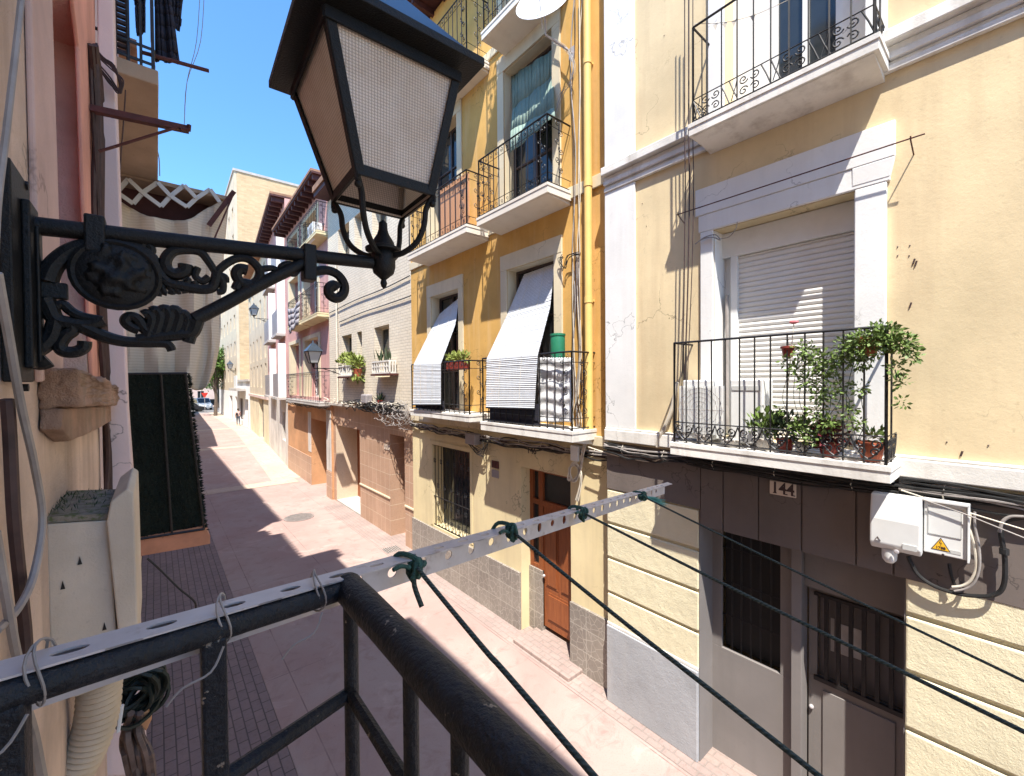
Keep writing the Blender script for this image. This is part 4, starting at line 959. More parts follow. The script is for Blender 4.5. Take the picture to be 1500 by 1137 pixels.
for k in range(6):
    s=L5*(k+.5)/6
    for j in range(int((ztw-4.5)/2.9)): ops.append((s-.6,s+.6,4.4+j*2.9,5.9+j*2.9))
sh=(1.2,L5-2,0,3.0)
wall(G,0,L5,3.4,ztw,ops,.25,M['farbeige'],'street_wall',ht); wall(G,0,L5,0,3.395,[(.6,2.4,0,2.8),(5,8,0,2.8)],.3,M['white'],'shopfront_wall',ht)
for o_ in ops: window(G,o_,.2,M['acwhite'],ht,'window',mull=1)
for o_ in ((.6,2.4,0,2.8),(5,8,0,2.8)): dooropen(G,o_,.25,M['greydoor'],ht)
mb=MB(); P=G.P; mb.fbox(G,-.02,.3,0,ztw+.0,-9,-.26); mb.build('side_wall',M['towerbrick'],ht)
body(G,.31,L5,ztw-.1,8.8,M['farbeige'],ht,back=.4)
MB().fbox(G,-.1,L5,ztw+.01,ztw+.25,-9,.1).build('parapet',M['concrete'],ht)
MB().fbox(G,0,6,0,ztw+1.4,-14,-9.05).build('roof_hut',M['oldwhite'],ht)
# far street end: houses beyond the cross street, trees, vehicles
def farhouse(x0,x1,y,h_,m,lab,nf,nw):
    fc=Fac((x0,y),(x1,y)); fc.n=Vector((0,-1,0)); t=thing('far_house',lab,'house',((x0+x1)/2,y,0),'houses beyond the cross street')
    ops=[]; L=x1-x0
    for i in range(nf):
        for k in range(nw): s=L*(k+.5)/nw; ops.append((s-.5,s+.5,1.2+3*i,2.9+3*i))
    wall(fc,0,L,0,h_,ops,.3,m,'wall',t)
    mb=MB()
    for o_ in ops: window(fc,o_,.2,M['acwhite'],t,'window',mull=1)
    MB().fbox(fc,0,L,0,h_-.2,-8,-.4).build('rear_walls',m,t); MB().fbox(fc,-.2,L+.2,h_+.01,h_+.3,-8,.4).build('roof',M['roof'],t)
farhouse(-14,1.5,99,12,M['creamwall'],'cream house beyond the cross street, left of the others',3,5)
farhouse(1.7,14,98,11,M['palepink'],'pale pink house beyond the cross street, behind the trees',3,4)
farhouse(14.2,34,98.5,14,M['farbeige'],'beige house beyond the cross street at the right',4,6)
def tree(x,y,h_,r,lab,seed):
    random.seed(seed); t=thing('street_tree',lab,'tree',(x,y,0),'street trees at the far end')
    mb=MB(); base_=Vector((x,y,0)); top=base_+EZ*h_*.55; mb.tube([base_,base_+Vector((.1,0,h_*.25)),top],[.22,.17,.1],8)
    cl=[]
    for k in range(9):
        a=k*2.4; e=base_+Vector((math.cos(a)*r*.6,math.sin(a)*r*.6,h_*(.5+.4*random.random()))); mb.tube([base_+EZ*h_*random.uniform(.25,.5),e.lerp(top,.4),e],[.09,.06,.03],5); cl.append(e)
    mb.build('trunk',M['bark'],t)
    mb=MB()
    for e in cl+[top+EZ*h_*.3]:
        for j in range(5):
            c=e+Vector((random.gauss(0,r*.3),random.gauss(0,r*.3),random.gauss(0,r*.3))); foliage(mb,c,r*.36,80,.34,(1,1,.7))
    mb.build('crown',M['treeleaf'],t)
tree(5.9,68,9.6,2.1,'leafy green tree at the end of the street, nearest the tan tower',3)
tree(3.0,84,10,2.6,'green tree at the end of the street behind the awning cloth',5)
tree(8.2,90,10,2.6,'small tree beyond the parked vehicles at the street end',8)
random.seed(11)
def van(x,y,rz,m,lab,hgt=1.9,ln=4.4,grp=None):
    t=thing('parked_van' if hgt>1.7 else 'parked_car',lab,'van' if hgt>1.7 else 'car',(x,y,0),grp); R_=Matrix.Rotation(rz,3,'Z'); w=.88
    def T(p): return R_@Vector(p)+Vector((x,y,0))
    prof=[(-ln/2,.35),(-ln/2,hgt*.55),(-ln/2+.35,hgt*.93),(-ln/2+.7,hgt),(ln*.12,hgt),(ln*.28,hgt*.6),(ln/2-.08,hgt*.5),(ln/2,.62),(ln/2,.35)]
    mb=MB(); mb.prism([T((a,-w,b)) for a,b in prof],T((0,w,0))-T((0,-w,0))); bd=mb.build('body',m,t,bevel=.06)
    g=MB()
    for sgn in (-1,1): g.prism([T((a,sgn*(w+.004),b)) for a,b in ((-ln*.4,hgt*.6),(-ln*.38,hgt*.9),(ln*.1,hgt*.9),(ln*.22,hgt*.6))],T((0,sgn*.01,0))-T((0,0,0)))
    g.build('side_windows',M['darkglass'],t)
    g=MB(); g.prism([T((ln*.135,-w*.85,hgt*.96)),T((ln*.135,w*.85,hgt*.96)),T((ln*.275,w*.9,hgt*.64)),T((ln*.275,-w*.9,hgt*.64))],T((.03,0,.02))-T((0,0,0))); g.build('windscreen',M['darkglass'],t)
    g=MB(); g.prism([T((-ln/2-.01,-w*.8,hgt*.58)),T((-ln/2-.01,w*.8,hgt*.58)),T((-ln/2+.33,w*.75,hgt*.9)),T((-ln/2+.33,-w*.75,hgt*.9))],T((-.03,0,.01))-T((0,0,0))); g.build('rear_window',M['darkglass'],t)
    for a in (-ln*.32,ln*.32):
        for sgn in (-1,1):
            c=T((a,sgn*w*.93,.32)); ax=(T((0,1,0))-T((0,0,0))); MB().tube([c-ax*.11,c+ax*.11],.32,16).build('wheel',M['rubber'],t)
    for sgn in(-1,1):
        c=T((ln/2+.01,sgn*w*.7,.75)); MB().ball(c,.11,5).build('headlight',M['acwhite'],t); c=T((-ln/2-.01,sgn*w*.85,1.0)); MB().box(c-Vector((.04,.06,.14)),c+Vector((.04,.06,.14))).build('tail_light',M['redsign'],t)
van(5.7,86,rad(-80),M['carwhite'],'pale van facing the street at the far crossing')
van(3.6,80.5,rad(10),M['cardark'],'dark car parked left of the pale van at the far crossing',1.45,4.1)
van(7.5,94,rad(0),M['cardark'],'dark car parked beyond the trees at the far crossing',1.45,4.2)
c=Vector((5.2,74,0)); t=thing('road_sign','red triangular road sign on a pole at the far crossing','road sign',c)
MB().tube([c,c+EZ*2.3],.03,6).build('pole',M['galv'],t); MB().prism([c+Vector((-.42,-.04,2.95)),c+Vector((.42,-.04,2.95)),c+Vector((0,-.04,2.2))],(0,.02,0)).build('sign_face',M['redsign'],t)
# far railing by the trees and second-row lamp
# ============================================================ small street lamp on the brick house
def smalllamp(fc,px_,py_,d,lab,sc=1.0,name='street_lamp'):
    a=fc.px(px_,py_,d); c=fc.P(a[0],a[1],d); t=thing(name,lab,'street lamp',c,'wall lanterns along the street')
    k=sc; w0,w1=.105*k,.20*k; z0,z1=.0,.36*k
    mb=MB()
    for i in range(4):
        sx=(1,-1,-1,1)[i]; sy=(1,1,-1,-1)[i]; nx=(1,-1,-1,1)[(i+1)%4]; ny=(1,1,-1,-1)[(i+1)%4]
        a0=c+Vector((sx*w0,sy*w0,z0)); a1=c+Vector((sx*w1,sy*w1,z1)); b0=c+Vector((nx*w0,ny*w0,z0)); b1=c+Vector((nx*w1,ny*w1,z1))
        mb.tube([a0,a1],.014*k,4); mb.tube([a0,b0],.013*k,4); mb.tube([a1,b1],.016*k,4)
    mb.tube([c-EZ*.02*k,c-EZ*.14*k],[.05*k,.02*k],8); mb.build('cage',M['castiron'],t)
    g=MB()
    for i in range(4):
        sx=(1,-1,-1,1)[i]; sy=(1,1,-1,-1)[i]; nx=(1,-1,-1,1)[(i+1)%4]; ny=(1,1,-1,-1)[(i+1)%4]
        g=MB(); f=.97; g.add([c+Vector((sx*w0*f,sy*w0*f,z0)),c+Vector((nx*w0*f,ny*w0*f,z0)),c+Vector((nx*w1*f,ny*w1*f,z1)),c+Vector((sx*w1*f,sy*w1*f,z1))],[(0,1,2,3)]); g.build('glass_pane',M['plasticdark'],t)
    r=MB(); e=w1+.035*k; q1=[c+Vector((sx*e,sy*e,z1)) for sx,sy in ((1,1),(-1,1),(-1,-1),(1,-1))]; q2=[c+Vector((sx*.05*k,sy*.05*k,z1+.24*k)) for sx,sy in ((1,1),(-1,1),(-1,-1),(1,-1))]
    r.hexa(q1+q2); r.tube([c+EZ*(z1+.24*k),c+EZ*(z1+.33*k)],[.045*k,.02*k],8); r.build('lamp_roof',M['roofmetal'],t)
    m=MB(); zb=c.z-.16*k; w=fc.P(a[0],zb,.0); e0=Vector((c.x,c.y,zb)); m.tube([e0,w],.016*k,6); m.tube([w-EZ*.28*k,w.lerp(e0,.45)-EZ*.1*k,e0.lerp(w,.25)],.013*k,5); m.fbox(fc,a[0]-.03,a[0]+.03,zb-.35*k,zb+.12*k,.002,.03)
    ex=(e0-w).normalized(); L=(e0-w).length
    for f in (.2,.42): m.tube(spiral(w+ex*L*f-EZ*.1*k,ex,EZ,.07*k,1.3,rad(90),1,12),.009*k,4)
    m.build('bracket',M['castiron'],t)
smalllamp(BK,459,532,1.05,'small black wall lantern on a bracket at the edge of the pale brick house',1.0)
smalllamp(P3,372,462,.9,'small far wall lantern on the pink house with bays',1.1)
smalllamp(T5,337,540,.5,'farthest wall lantern, by the tree at the street end',1.3)
# walking person
def person(c,h_):
    t=thing('person','person in pale pink shirt and dark trousers walking away by the far white shop','person',c)
    c=Vector(c); f=Vector((.12,1,0)).normalized(); r_=Vector((1,-.12,0)).normalized()
    J={'pel':(0,0,.53),'chest':(0,.01,.72),'neck':(0,.02,.83),'head':(0,.03,.90),'top':(0,.03,.985),'hl':(-.05,0,.5),'kl':(-.055,.10,.28),'al':(-.055,.10,.05),'tl':(-.055,.18,.02),
       'hr':(.05,0,.5),'kr':(.055,-.03,.28),'ar':(.055,-.16,.08),'tr':(.055,-.10,.02),'sl':(-.105,.01,.80),'el':(-.13,-.06,.64),'wl':(-.12,-.02,.50),'gl':(-.12,.0,.45),'sr':(.105,.01,.80),'er':(.13,.05,.64),'wr':(.11,.13,.54),'gr':(.11,.16,.50)}
    Rr={'pel':.062,'chest':.075,'neck':.03,'head':.045,'top':.035,'hl':.045,'kl':.03,'al':.02,'tl':.018,'hr':.045,'kr':.03,'ar':.02,'tr':.018,'sl':.035,'el':.023,'wl':.015,'gl':.017,'sr':.035,'er':.023,'wr':.015,'gr':.017}
    Ed=[('pel','chest'),('chest','neck'),('neck','head'),('head','top'),('pel','hl'),('hl','kl'),('kl','al'),('al','tl'),('pel','hr'),('hr','kr'),('kr','ar'),('ar','tr'),('chest','sl'),('sl','el'),('el','wl'),('wl','gl'),('chest','sr'),('sr','er'),('er','wr'),('wr','gr')]
    def grow(name,mat,keys,ex,grow_=1.0):
        ks=list(keys); me=bpy.data.meshes.new(name); vs=[(r_*J[k][0]+f*J[k][1]+EZ*J[k][2])*h_ for k in ks]; es=[(ks.index(a),ks.index(b)) for a,b in Ed if a in ks and b in ks]
        me.from_pydata(vs,es,[]); o=bpy.data.objects.new(name,me); COL.objects.link(o); o.parent=t; sk=o.modifiers.new('skin','SKIN')
        for i,k in enumerate(ks): me.skin_vertices[0].data[i].radius=(Rr[k]*h_*grow_,)*2
        me.skin_vertices[0].data[ks.index(ex)].use_root=True
        o.modifiers.new('sub','SUBSURF').levels=1; o.modifiers['sub'].render_levels=1; me.materials.append(mat); return o
    grow('body',M['skin'],J.keys(),'pel')
    grow('shirt',M['pinkshirt'],['pel','chest','sl','el','sr','er'],'pel',1.18)
    grow('trousers',M['trousers'],['pel','hl','kl','al','hr','kr','ar'],'pel',1.2)
    hd=(r_*J['head'][0]+f*(J['head'][1]-.01)+EZ*.95)*h_+c; MB().ball(hd,.056*h_,7,(1,1,.9)).build('hair',M['hair'],t,smooth=True)
    b=c+(r_*-.06+f*-.07+EZ*.66)*h_; MB().box(b-Vector((.09,.05,.14)),b+Vector((.09,.05,.14))).build('bag',M['cardark'],t,bevel=.02)
person(onZ(349,623.5),1.72)
# ============================================================ OWN SIDE OF THE STREET
OX=-.20
ho=thing('apartment_house','faded peach house front close on the left with a red-painted opening','house',(-1.5,1,0))
FL=Fac((OX,-6),(OX,10))       # s = Y+6
FL.n=Vector((1,0,0))
Yj=onX(122,300,OX).y; Yo=onX(66,300,OX).y
z0o=onX(122,545,OX).z; z1o=onY(100,66,Yj).z
s_=lambda y:y+6
YE=2.66
wall(FL,0,s_(YE),0,10.9,[(s_(Yo),s_(Yj),z0o,z1o)],.16,M['ownwall'],'wall',ho)
MB().box((-6,-6,0),(OX-.40,YE,10.6)).build('rear_walls',M['ownwall'],ho)
j=MB(); j.box((OX-.39,Yj,z0o-.02),(OX-.02,Yj+.04,z1o)); j.build('window_jamb',M['redjamb'],ho)
j=MB(); j.box((OX-.39,Yo,z1o+.001),(OX-.012,Yj,z1o+.04)); j.build('window_lintel',M['orangejamb'],ho)
MB().box((OX-.36,Yo-.1,z0o-.05),(OX-.34,Yj,z1o+.05)).build('shutter',M['redjamb'],ho)
# mouldings beside the opening
ya,yb_=onX(36,300,OX).y,onX(65,300,OX).y
def polyX(pts,X0,th,name,mat,parent,bev=.004,lab=None,cat=None):
    mb=MB(); mb.prism([onX(x,y,X0) for x,y in pts],(th,0,0)); o=mb.build(name,mat,parent,bevel=bev)
    if lab: tag(o,lab,cat)
    return o
polyX([(33,-60),(65,-60),(84,545),(50,560)],OX+.001,.012,'window_surround',M['ownpink'],ho)
polyX([(93,-60),(133,-60),(137,300),(150,560),(130,560),(117,300),(109,66)],OX+.001,.012,'window_surround',M['salmon'],ho,lab=None)
# broken stone corbel
mb=MB(); mb.prism([onX(x,y,OX+.002) for x,y in ((54,540),(84,545),(100,556),(120,553),(134,566),(163,563),(160,588),(140,594),(58,598))],(.062,0,0)); o=mb.build('broken_sill',M['brokenstone'],ho,bevel=.008)
def breakup(o,st,lv):
    sbm=o.modifiers.new('sub','SUBSURF'); sbm.subdivision_type='SIMPLE'; sbm.levels=lv; sbm.render_levels=lv
    tx=bpy.data.textures.new('stone_break','CLOUDS'); tx.noise_scale=.03; dm=o.modifiers.new('break','DISPLACE'); dm.texture=tx; dm.strength=st; dm.mid_level=.5; dm.texture_coords='GLOBAL'
breakup(o,.022,4)
mb=MB(); mb.prism([onX(x,y,OX+.002) for x,y in ((58,599),(140,595),(160,589),(152,616),(118,632),(76,648),(56,630))],(.036,0,0)); o=mb.build('sill_moulding',M['brokenstone'],ho,bevel=.006); breakup(o,.006,3)
# neighbouring house: pale pier, recessed front, balconies
NX=-.26
hn=thing('apartment_house','next house on the left with a pale pink pier, green-screened balcony and iron balcony above','house',(-1.5,5,0))
MB().box((-6,YE+.01,0),(NX,6.3,10.6)).build('wall',M['pier'],hn)
mb=MB(); Yp=2.68; A=[onY(x,y,Yp) for x,y in ((141,-80),(164,-80),(168,100),(187,600),(196,722),(215,1137),(150,1137),(158,722),(146,300))]
mb.prism(A,(0,.16,0)); mb.build('pier',M['pier'],hn,bevel=.006)
# upper balcony slab seen from below
nz=onY(200,95,2.95).z; 
Ya=2.95; Yb=4.35; XR=onY(232,110,Ya).x
mb=MB(); mb.box((NX,Ya,nz-.07),(XR,Yb,nz+.01)); sl=mb.build('balcony',M['soffit'],hn,bevel=.006,label='tan soffited upper balcony')
mb=MB()
for k in range(12): y=Ya+.03+(Yb-Ya-.06)*k/11; mb.tube([Vector((XR-.02,y,nz)),Vector((XR-.02,y,nz+1.0))],.006,5)
for k in range(6): x=NX+.03+(XR-NX-.05)*k/5; mb.tube([Vector((x,Ya+.02,nz)),Vector((x,Ya+.02,nz+1.0))],.0065,5)
for z in (nz+.04,nz+.12,nz+1.0): mb.tube([Vector((NX,Ya+.02,z)),Vector((XR-.02,Ya+.02,z)),Vector((XR-.02,Yb,z))],.009,5)
mb.build('railing',M['iron'],sl)
mb=MB(); xs0=onY(170,40,Ya+.05).x; xs1=onY(184,40,Ya+.05).x
for k in range(34): z=nz+.06+k*.03; mb.box((xs0,Ya+.04,z),(xs1,Ya+.06,z+.016))
mb.box((xs0-.008,Ya+.035,nz+.04),(xs0,Ya+.065,nz+1.1)); mb.box((xs1,Ya+.035,nz+.04),(xs1+.008,Ya+.065,nz+1.1)); mb.build('louvred_shutter',M['cablebrown'],hn)
# drying clothes above
def hangcloth(pts,Y,name,mat,lab,n=8,amp=.008):
    mb=MB(); P=[onY(x,y,Y) for x,y in pts]   # quad tl,tr,br,bl
    f=lambda u,v:(P[0].lerp(P[1],u)).lerp(P[3].lerp(P[2],u),v)+Vector((0,amp*math.sin(u*13+v*2),-.01*math.sin(v*9)))
    for i in range(n):
        for j_ in range(n): mb.add([f(i/n,j_/n),f((i+1)/n,j_/n),f((i+1)/n,(j_+1)/n),f(i/n,(j_+1)/n)],[(0,1,2,3)])
    o=mb.build(name,mat,smooth=True); o.modifiers.new('t','SOLIDIFY').thickness=.008
    return tag(o,lab,'laundry',)
hangcloth([(226,-40),(246,-40),(264,92),(227,88)],3.1,'hanging_cloth',M['darkcloth'],'dark navy cloth hanging beside the upper left balcony')
hangcloth([(246,-30),(272,-30),(263,45),(250,36)],3.15,'hanging_cloth',M['darkcloth'],'small dark shirt hanging outermost from the upper left balcony')
hangcloth([(196,-20),(214,-20),(212,45),(200,50)],3.05,'hanging_cloth',M['darkcloth'],'black garment hanging inside the upper left balcony rail')
Ya2=3.05; tag(MB().tube([onY(205,76,Ya2),onY(306,104,Ya2)],.010,6).build('drying_pole',M['rust']),'dark drying pole sticking out from the upper left balcony into the sky','pole')
mb=MB(); 
for d in (0,6): mb.tube(smoothpath([onY(x+d*(1 if y<120 else 0),y,3.2) for x,y in ((294,-30),(288,60),(274,120),(270,182))]),.0016,4)
tag(mb.build('loose_wire',M['cablegrey']),'two thin loose wires dangling against the sky above the brown bracket','wire')
tag(MB().tube(smoothpath([onY(x,y,4.1) for x,y in ((229,215),(233,232),(234,258))]),.003,4).build('loose_wire',M['cablegrey']),'short thin wire hanging under the tan balcony soffit','wire')
# brown bracket
Yk=2.35; t=thing('wall_bracket','brown rusty angle bracket with a diagonal stay projecting from the left wall','bracket',onY(133,155,Yk))
mb=MB(); A=onY(131,152,Yk);B=onY(277,184,Yk); mb.box((A.x,Yk-.012,A.z-.022),(A.x+.001,Yk+.012,A.z)); mb=MB(); dz=.024
mb.hexa([A-EZ*dz,B-EZ*dz*1.0,B+Vector((0,.03,-dz)),A+Vector((0,.03,-dz)),A,B,B+Vector((0,.03,0)),A+Vector((0,.03,0))]); mb.tube([B+Vector((-.03,-.004,-.03)),B+Vector((0,-.004,-.02)),B+Vector((0,-.004,0))],.009,6); mb.build('arm',M['rust'],t)
MB().tube([onY(145,222,Yk),onY(200,205,Yk),onY(262,186,Yk)],.0055,6).build('stay',M['rust'],t)
# vertical cable bundle on the pier
random.seed(21); mb=MB()
for k in range(11):
    dx=random.uniform(-7,7); pts=[(134,65),(138,150),(141,300),(146,450),(152,560),(156,662),(158,730)]
    mb.tube(smoothpath([onX(x+dx*(.35 if y in(662,) else 1)*(.6+.4*math.sin(k+y)),y,OX+.02)+Vector((random.uniform(-.004,.012),0,0)) for x,y in pts],3),random.uniform(.006,.010),5)
tag(mb.build('cable_bundle',M['cablebrown'],smooth=True),'thick bundle of brown cables running down beside the pale pink pier','cable bundle')
mb=MB()
for k in range(6): mb.tube(smoothpath([onY(x+random.uniform(-3,3),y+random.uniform(-4,4),2.62) for x,y in ((134,68),(148,84),(166,100),(178,122),(174,134),(160,118),(140,92))],4),.0035,5)
tag(mb.build('cable_loop',M['cablebrown'],smooth=True),'loose loop of cables at the top of the pale pink pier','cable')
mb=MB(); mb.tube(smoothpath([onY(x,y,2.9) for x,y in ((184,132),(181,180),(178,215),(176,248))]),.003,4); tag(mb.build('wall_cable',M['cablebrown']),'thin brown cable against the tan balcony soffit','cable')
# foreground cables on the peach wall
def wcable(pts,r,mat,lab,X=OX+.02,nm='wall_cable'):
    tag(MB().tube(smoothpath([onX(x,y,X) for x,y in pts],5),r,7).build(nm,mat,smooth=True),lab,'cable')
wcable([(34,-30),(22,80),(8,200),(-4,300),(-10,420)],.0045,M['cablegrey'],'grey cable slanting down the upper left edge of the peach wall',X=OX+.03)
wcable([(-4,400),(14,500),(30,590),(50,680),(62,760),(50,840),(28,890),(-6,925)],.0055,M['cablegrey'],'grey-brown cable curving down the peach wall and looping left',X=OX+.035)
wcable([(10,585),(14,640),(20,760),(30,860),(38,940),(36,1000)],.0085,M['cablebrown'],'thick brown conduit running straight down the peach wall')
wcable([(-8,780),(6,860),(20,940),(30,985)],.0055,M['cablegrey'],'short grey cable at the lower left edge of the peach wall',X=OX+.04)
wcable([(36,1040),(48,1080),(62,1150)],.007,M['cablegrey'],'grey cable below the slotted bar at the lower left corner',X=OX+.06)
# concrete box with moss and corrugated hose
bx=thing('wall_box','worn cream box with mossy top and raised rim mounted on the left wall','wall box',onY(130,850,1.45))
Yx=1.45
def qY(pts,Y,th,name,mat,par,bev=.004): mb=MB(); mb.prism([onY(x,y,Y) for x,y in pts],(0,th,0)); return mb.build(name,mat,par,bevel=bev)
qY([(67,768),(160,762),(172,955),(74,985)],Yx,.30,'casing',M['boxplaster'],bx)
qY([(156,765),(162,735),(186,716),(196,722),(203,955),(176,958)],Yx-.02,.36,'rim',M['boxplaster'],bx)
A=onY(67,767,Yx);B=onY(160,761,Yx); MB().hexa([A+EZ*.001,B+EZ*.001,B+Vector((0,.32,.001)),A+Vector((0,.32,.001)),A+EZ*.015,B+EZ*.015,B+Vector((0,.32,.015)),A+Vector((0,.32,.015))]).build('weathered_top',flat('weathered_grey_top',(.22,.19,.15),.9,0,.3,30,.6,.004,.2,(.10,.12,.05),.5,.6),bx)
mb=MB(); 
for k in range(170): p=A.lerp(B,random.random()**2.2)+Vector((0,random.uniform(0,.3),.016)); mb.leaf(p,random.uniform(.005,.018),Vector((random.gauss(0,.5),random.gauss(0,.5),1)).normalized(),.15)
mb.build('moss',M['leafdark'],bx)['kind']='stuff'
mb=MB()
for x,y in ((117,822),(92,858),(153,918)): c=onY(x,y,Yx); mb.prism([c+Vector((-.004,-.001,-.008)),c+Vector((.004,-.001,-.008)),c+Vector((0,-.001,.012))],(0,-.001,0))
mb.build('paint_chips',M['dark'],bx)
# hose
hz=thing('corrugated_hose','fat cream corrugated hose hanging under the worn box','hose',onY(130,1000,1.62)); mb=MB(); pts=smoothpath([onY(x,y,1.66) for x,y in ((146,985),(146,1010),(142,1050),(130,1090),(110,1130),(82,1170))],14); 
rs=[.047*(1+.07*math.sin(i*2.1)) for i in range(len(pts))]; mb.tube(pts,rs,18); mb.build('tube',flat('cream_hose_plastic',(.52,.42,.30),.5,0,.1,10),hz,smooth=True)
qY([(82,1008),(172,975),(176,985),(160,1003),(110,1022),(84,1016)],1.6,.1,'collar',M['boxplaster'],hz)
# bundle of coiled cables and tied cloth below
random.seed(4)
mb=MB(); cc=onY(198,1012,1.9)
for k in range(26):
    r0=random.uniform(.05,.085); ax=Vector((random.gauss(0,.35),1,random.gauss(0,.35))).normalized(); e=ax.orthogonal().normalized(); g=ax.cross(e); o0=cc+Vector((random.gauss(0,.016),random.gauss(0,.02),random.gauss(0,.016)))
    mb.tube([o0+e*(r0*math.cos(i/16*6.2832))+g*(r0*.85*math.sin(i/16*6.2832)) for i in range(17)],.007,5)
tag(mb.build('cable_coil',flat('green_black_cable',(.012,.018,.013),.55,0,.3,20),smooth=True),'dark green-black coil of cable hanging beside the corrugated hose','cable coil')
mb=MB()
for k in range(16):
    dx=random.uniform(-16,12); mb.tube(smoothpath([onY(x,y,1.9+random.uniform(-.05,.05)) for x,y in ((200+dx*.5,1045),(196+dx,1075+random.uniform(-8,8)),(205+dx*1.4,1105),(212+dx*1.2,1150))],3),random.uniform(.006,.012),5)
tag(mb.build('cable_bundle',flat('brown_grey_cable',(.13,.09,.075),.6,0,.5,18),smooth=True),'drooping bunch of brown cables below the dark cable coil','cable bundle')
qq=[(206,1046),(218,1040),(223,1053),(214,1072),(206,1064)]; o=MB(); o.prism([onY(x,y,1.88) for x,y in qq],(0,.03,0)); tag(o.build('wooden_block',M['woodpanel'],bevel=.004),'small tan wooden block hanging by the dark cable coil','block')
o=MB(); o.prism([onY(x,y,1.78) for x,y in ((175,1035),(182,1033),(176,1072),(170,1076))],(0,.01,0)); tag(o.build('plastic_clip',M['acwhite'],bevel=.002),'white plastic strip beside the corrugated hose','strip')
# green screened balcony
Yg=4.0; t=thing('screened_balcony','balcony wrapped in dark green shade mesh on a terracotta-edged slab','balcony',onY(250,790,Yg))
g=[(186,548),(274,547),(299,777),(203,792)]; P=[onY(x,y,Yg) for x,y in g]
mb=MB(); n=26
f=lambda u,v:(P[0].lerp(P[1],u)).lerp(P[3].lerp(P[2],u),v)+Vector((0,.004*math.sin(u*19+v*3)+random.uniform(-.004,.004),0))
gr=[[f(i/n,j_/n) for j_ in range(n+1)] for i in range(n+1)]
for i in range(n):
    for j_ in range(n): mb.add([gr[i][j_],gr[i+1][j_],gr[i+1][j_+1],gr[i][j_+1]],[(0,1,2,3)])
mb.prism([P[1]+Vector((0,.01,0)),P[1]+Vector((0,1.6,0)),P[2]+Vector((0,1.6,0)),P[2]+Vector((0,.01,0))],(-.02,0,0))
for k in range(3600):
    u,v=random.random(),random.random(); mb.leaf(f(u,v)+Vector((0,-.004,0)),random.uniform(.012,.03),Vector((random.gauss(0,.4),-.5,-.6+random.gauss(0,.4))).normalized(),.3)
for k in range(700): v=random.random(); mb.leaf(P[1].lerp(P[2],v)+Vector((0,random.uniform(0,.1),0)),random.uniform(.02,.04),Vector((.8,random.gauss(0,.4),random.gauss(0,.4))).normalized(),.3)
mb.build('shade_mesh',M['fringe'],t)
mb=MB(); pts=[(203,788),(299,771),(308,785),(308,797),(206,815)]; mb.prism([onY(x,y,Yg-.02) for x,y in pts],(0,1.6,0)); mb.build('slab_edge',M['tileterra'],t,bevel=.004)
mb=MB(); 
for a,b in (((272,548),(299,776)),((236,548),(252,783))): mb.tube([onY(*a,Yg-.03),onY(*b,Yg-.03)],.008,6)
mb.tube([onY(203,790,Yg-.03),onY(299,775,Yg-.03)],.009,6); mb.tube([P[0]+Vector((0,-.03,0)),P[1]+Vector((0,-.03,0))],.009,6); mb.build('rail_post',M['iron'],t)
tag(MB().tube(smoothpath([onY(x,y,3.4) for x,y in ((216,818),(238,838),(262,862),(284,880),(287,892))]),.006,6).build('loose_wire',M['cable'],smooth=True),'black wire curving out from under the green screened balcony','wire')
# awning: trellis and sagging canvas
Yc=4.35; t=thing('balcony_awning','sagging striped cream canvas hung from a scissor trellis on the left','awning',onY(250,280,Yc))
mb=MB()
def bar(a,b,w=.028,Y=Yc-.03,mb=mb):
    A=onY(*a,Y);B=onY(*b,Y); d=(B-A).normalized(); nrm=Vector((-d.z,0,d.x))*w/2; mb.prism([A-nrm,B-nrm,B+nrm,A+nrm],(0,.014,0))
top=[(190,262),(230,266),(272,270),(309,277)]; bot=[(174,279),(210,288),(252,296),(288,303),(330,300)]; mid=None
tops=[(188,262),(231,267),(270,271),(308,277)]; bots=[(195,298),(236,302),(274,303)]
mids=[(171,281),(209,282),(250,287),(288,290),(322,296)]
for k in range(4):
    bar(mids[k],tops[k]); bar(tops[k],mids[k+1],Y=Yc-.045)
for k in range(3):
    bar(mids[k],bots[k],Y=Yc-.045); bar(bots[k],mids[k+1])
mb.build('trellis',M['plasticdark'],t)
mb=MB(); A=onY(172,250,Yc);B=onY(335,288,Yc); mb.hexa([A-EZ*.03,B-EZ*.03,B+Vector((0,.7,-.03)),A+Vector((0,.7,-.03)),A,B,B+Vector((0,.7,0)),A+Vector((0,.7,0))]); mb.build('top_board',M['soffit'],t)
A=onY(176,300,Yc+.25);B=onY(306,318,Yc+.25); MB().hexa([A-EZ*.12,B-EZ*.12,B+Vector((0,.5,-.12)),A+Vector((0,.5,-.12)),A+EZ*.18,B+EZ*.2,B+Vector((0,.5,.2)),A+Vector((0,.5,.18))]).build('folded_canopy',M['eave'],t)
mb=MB(); bar((343,280),(306,330),.035,Yc-.06,mb); bar((343,282),(313,352),.012,Yc-.08,mb); mb.build('arm',M['rust'],t)
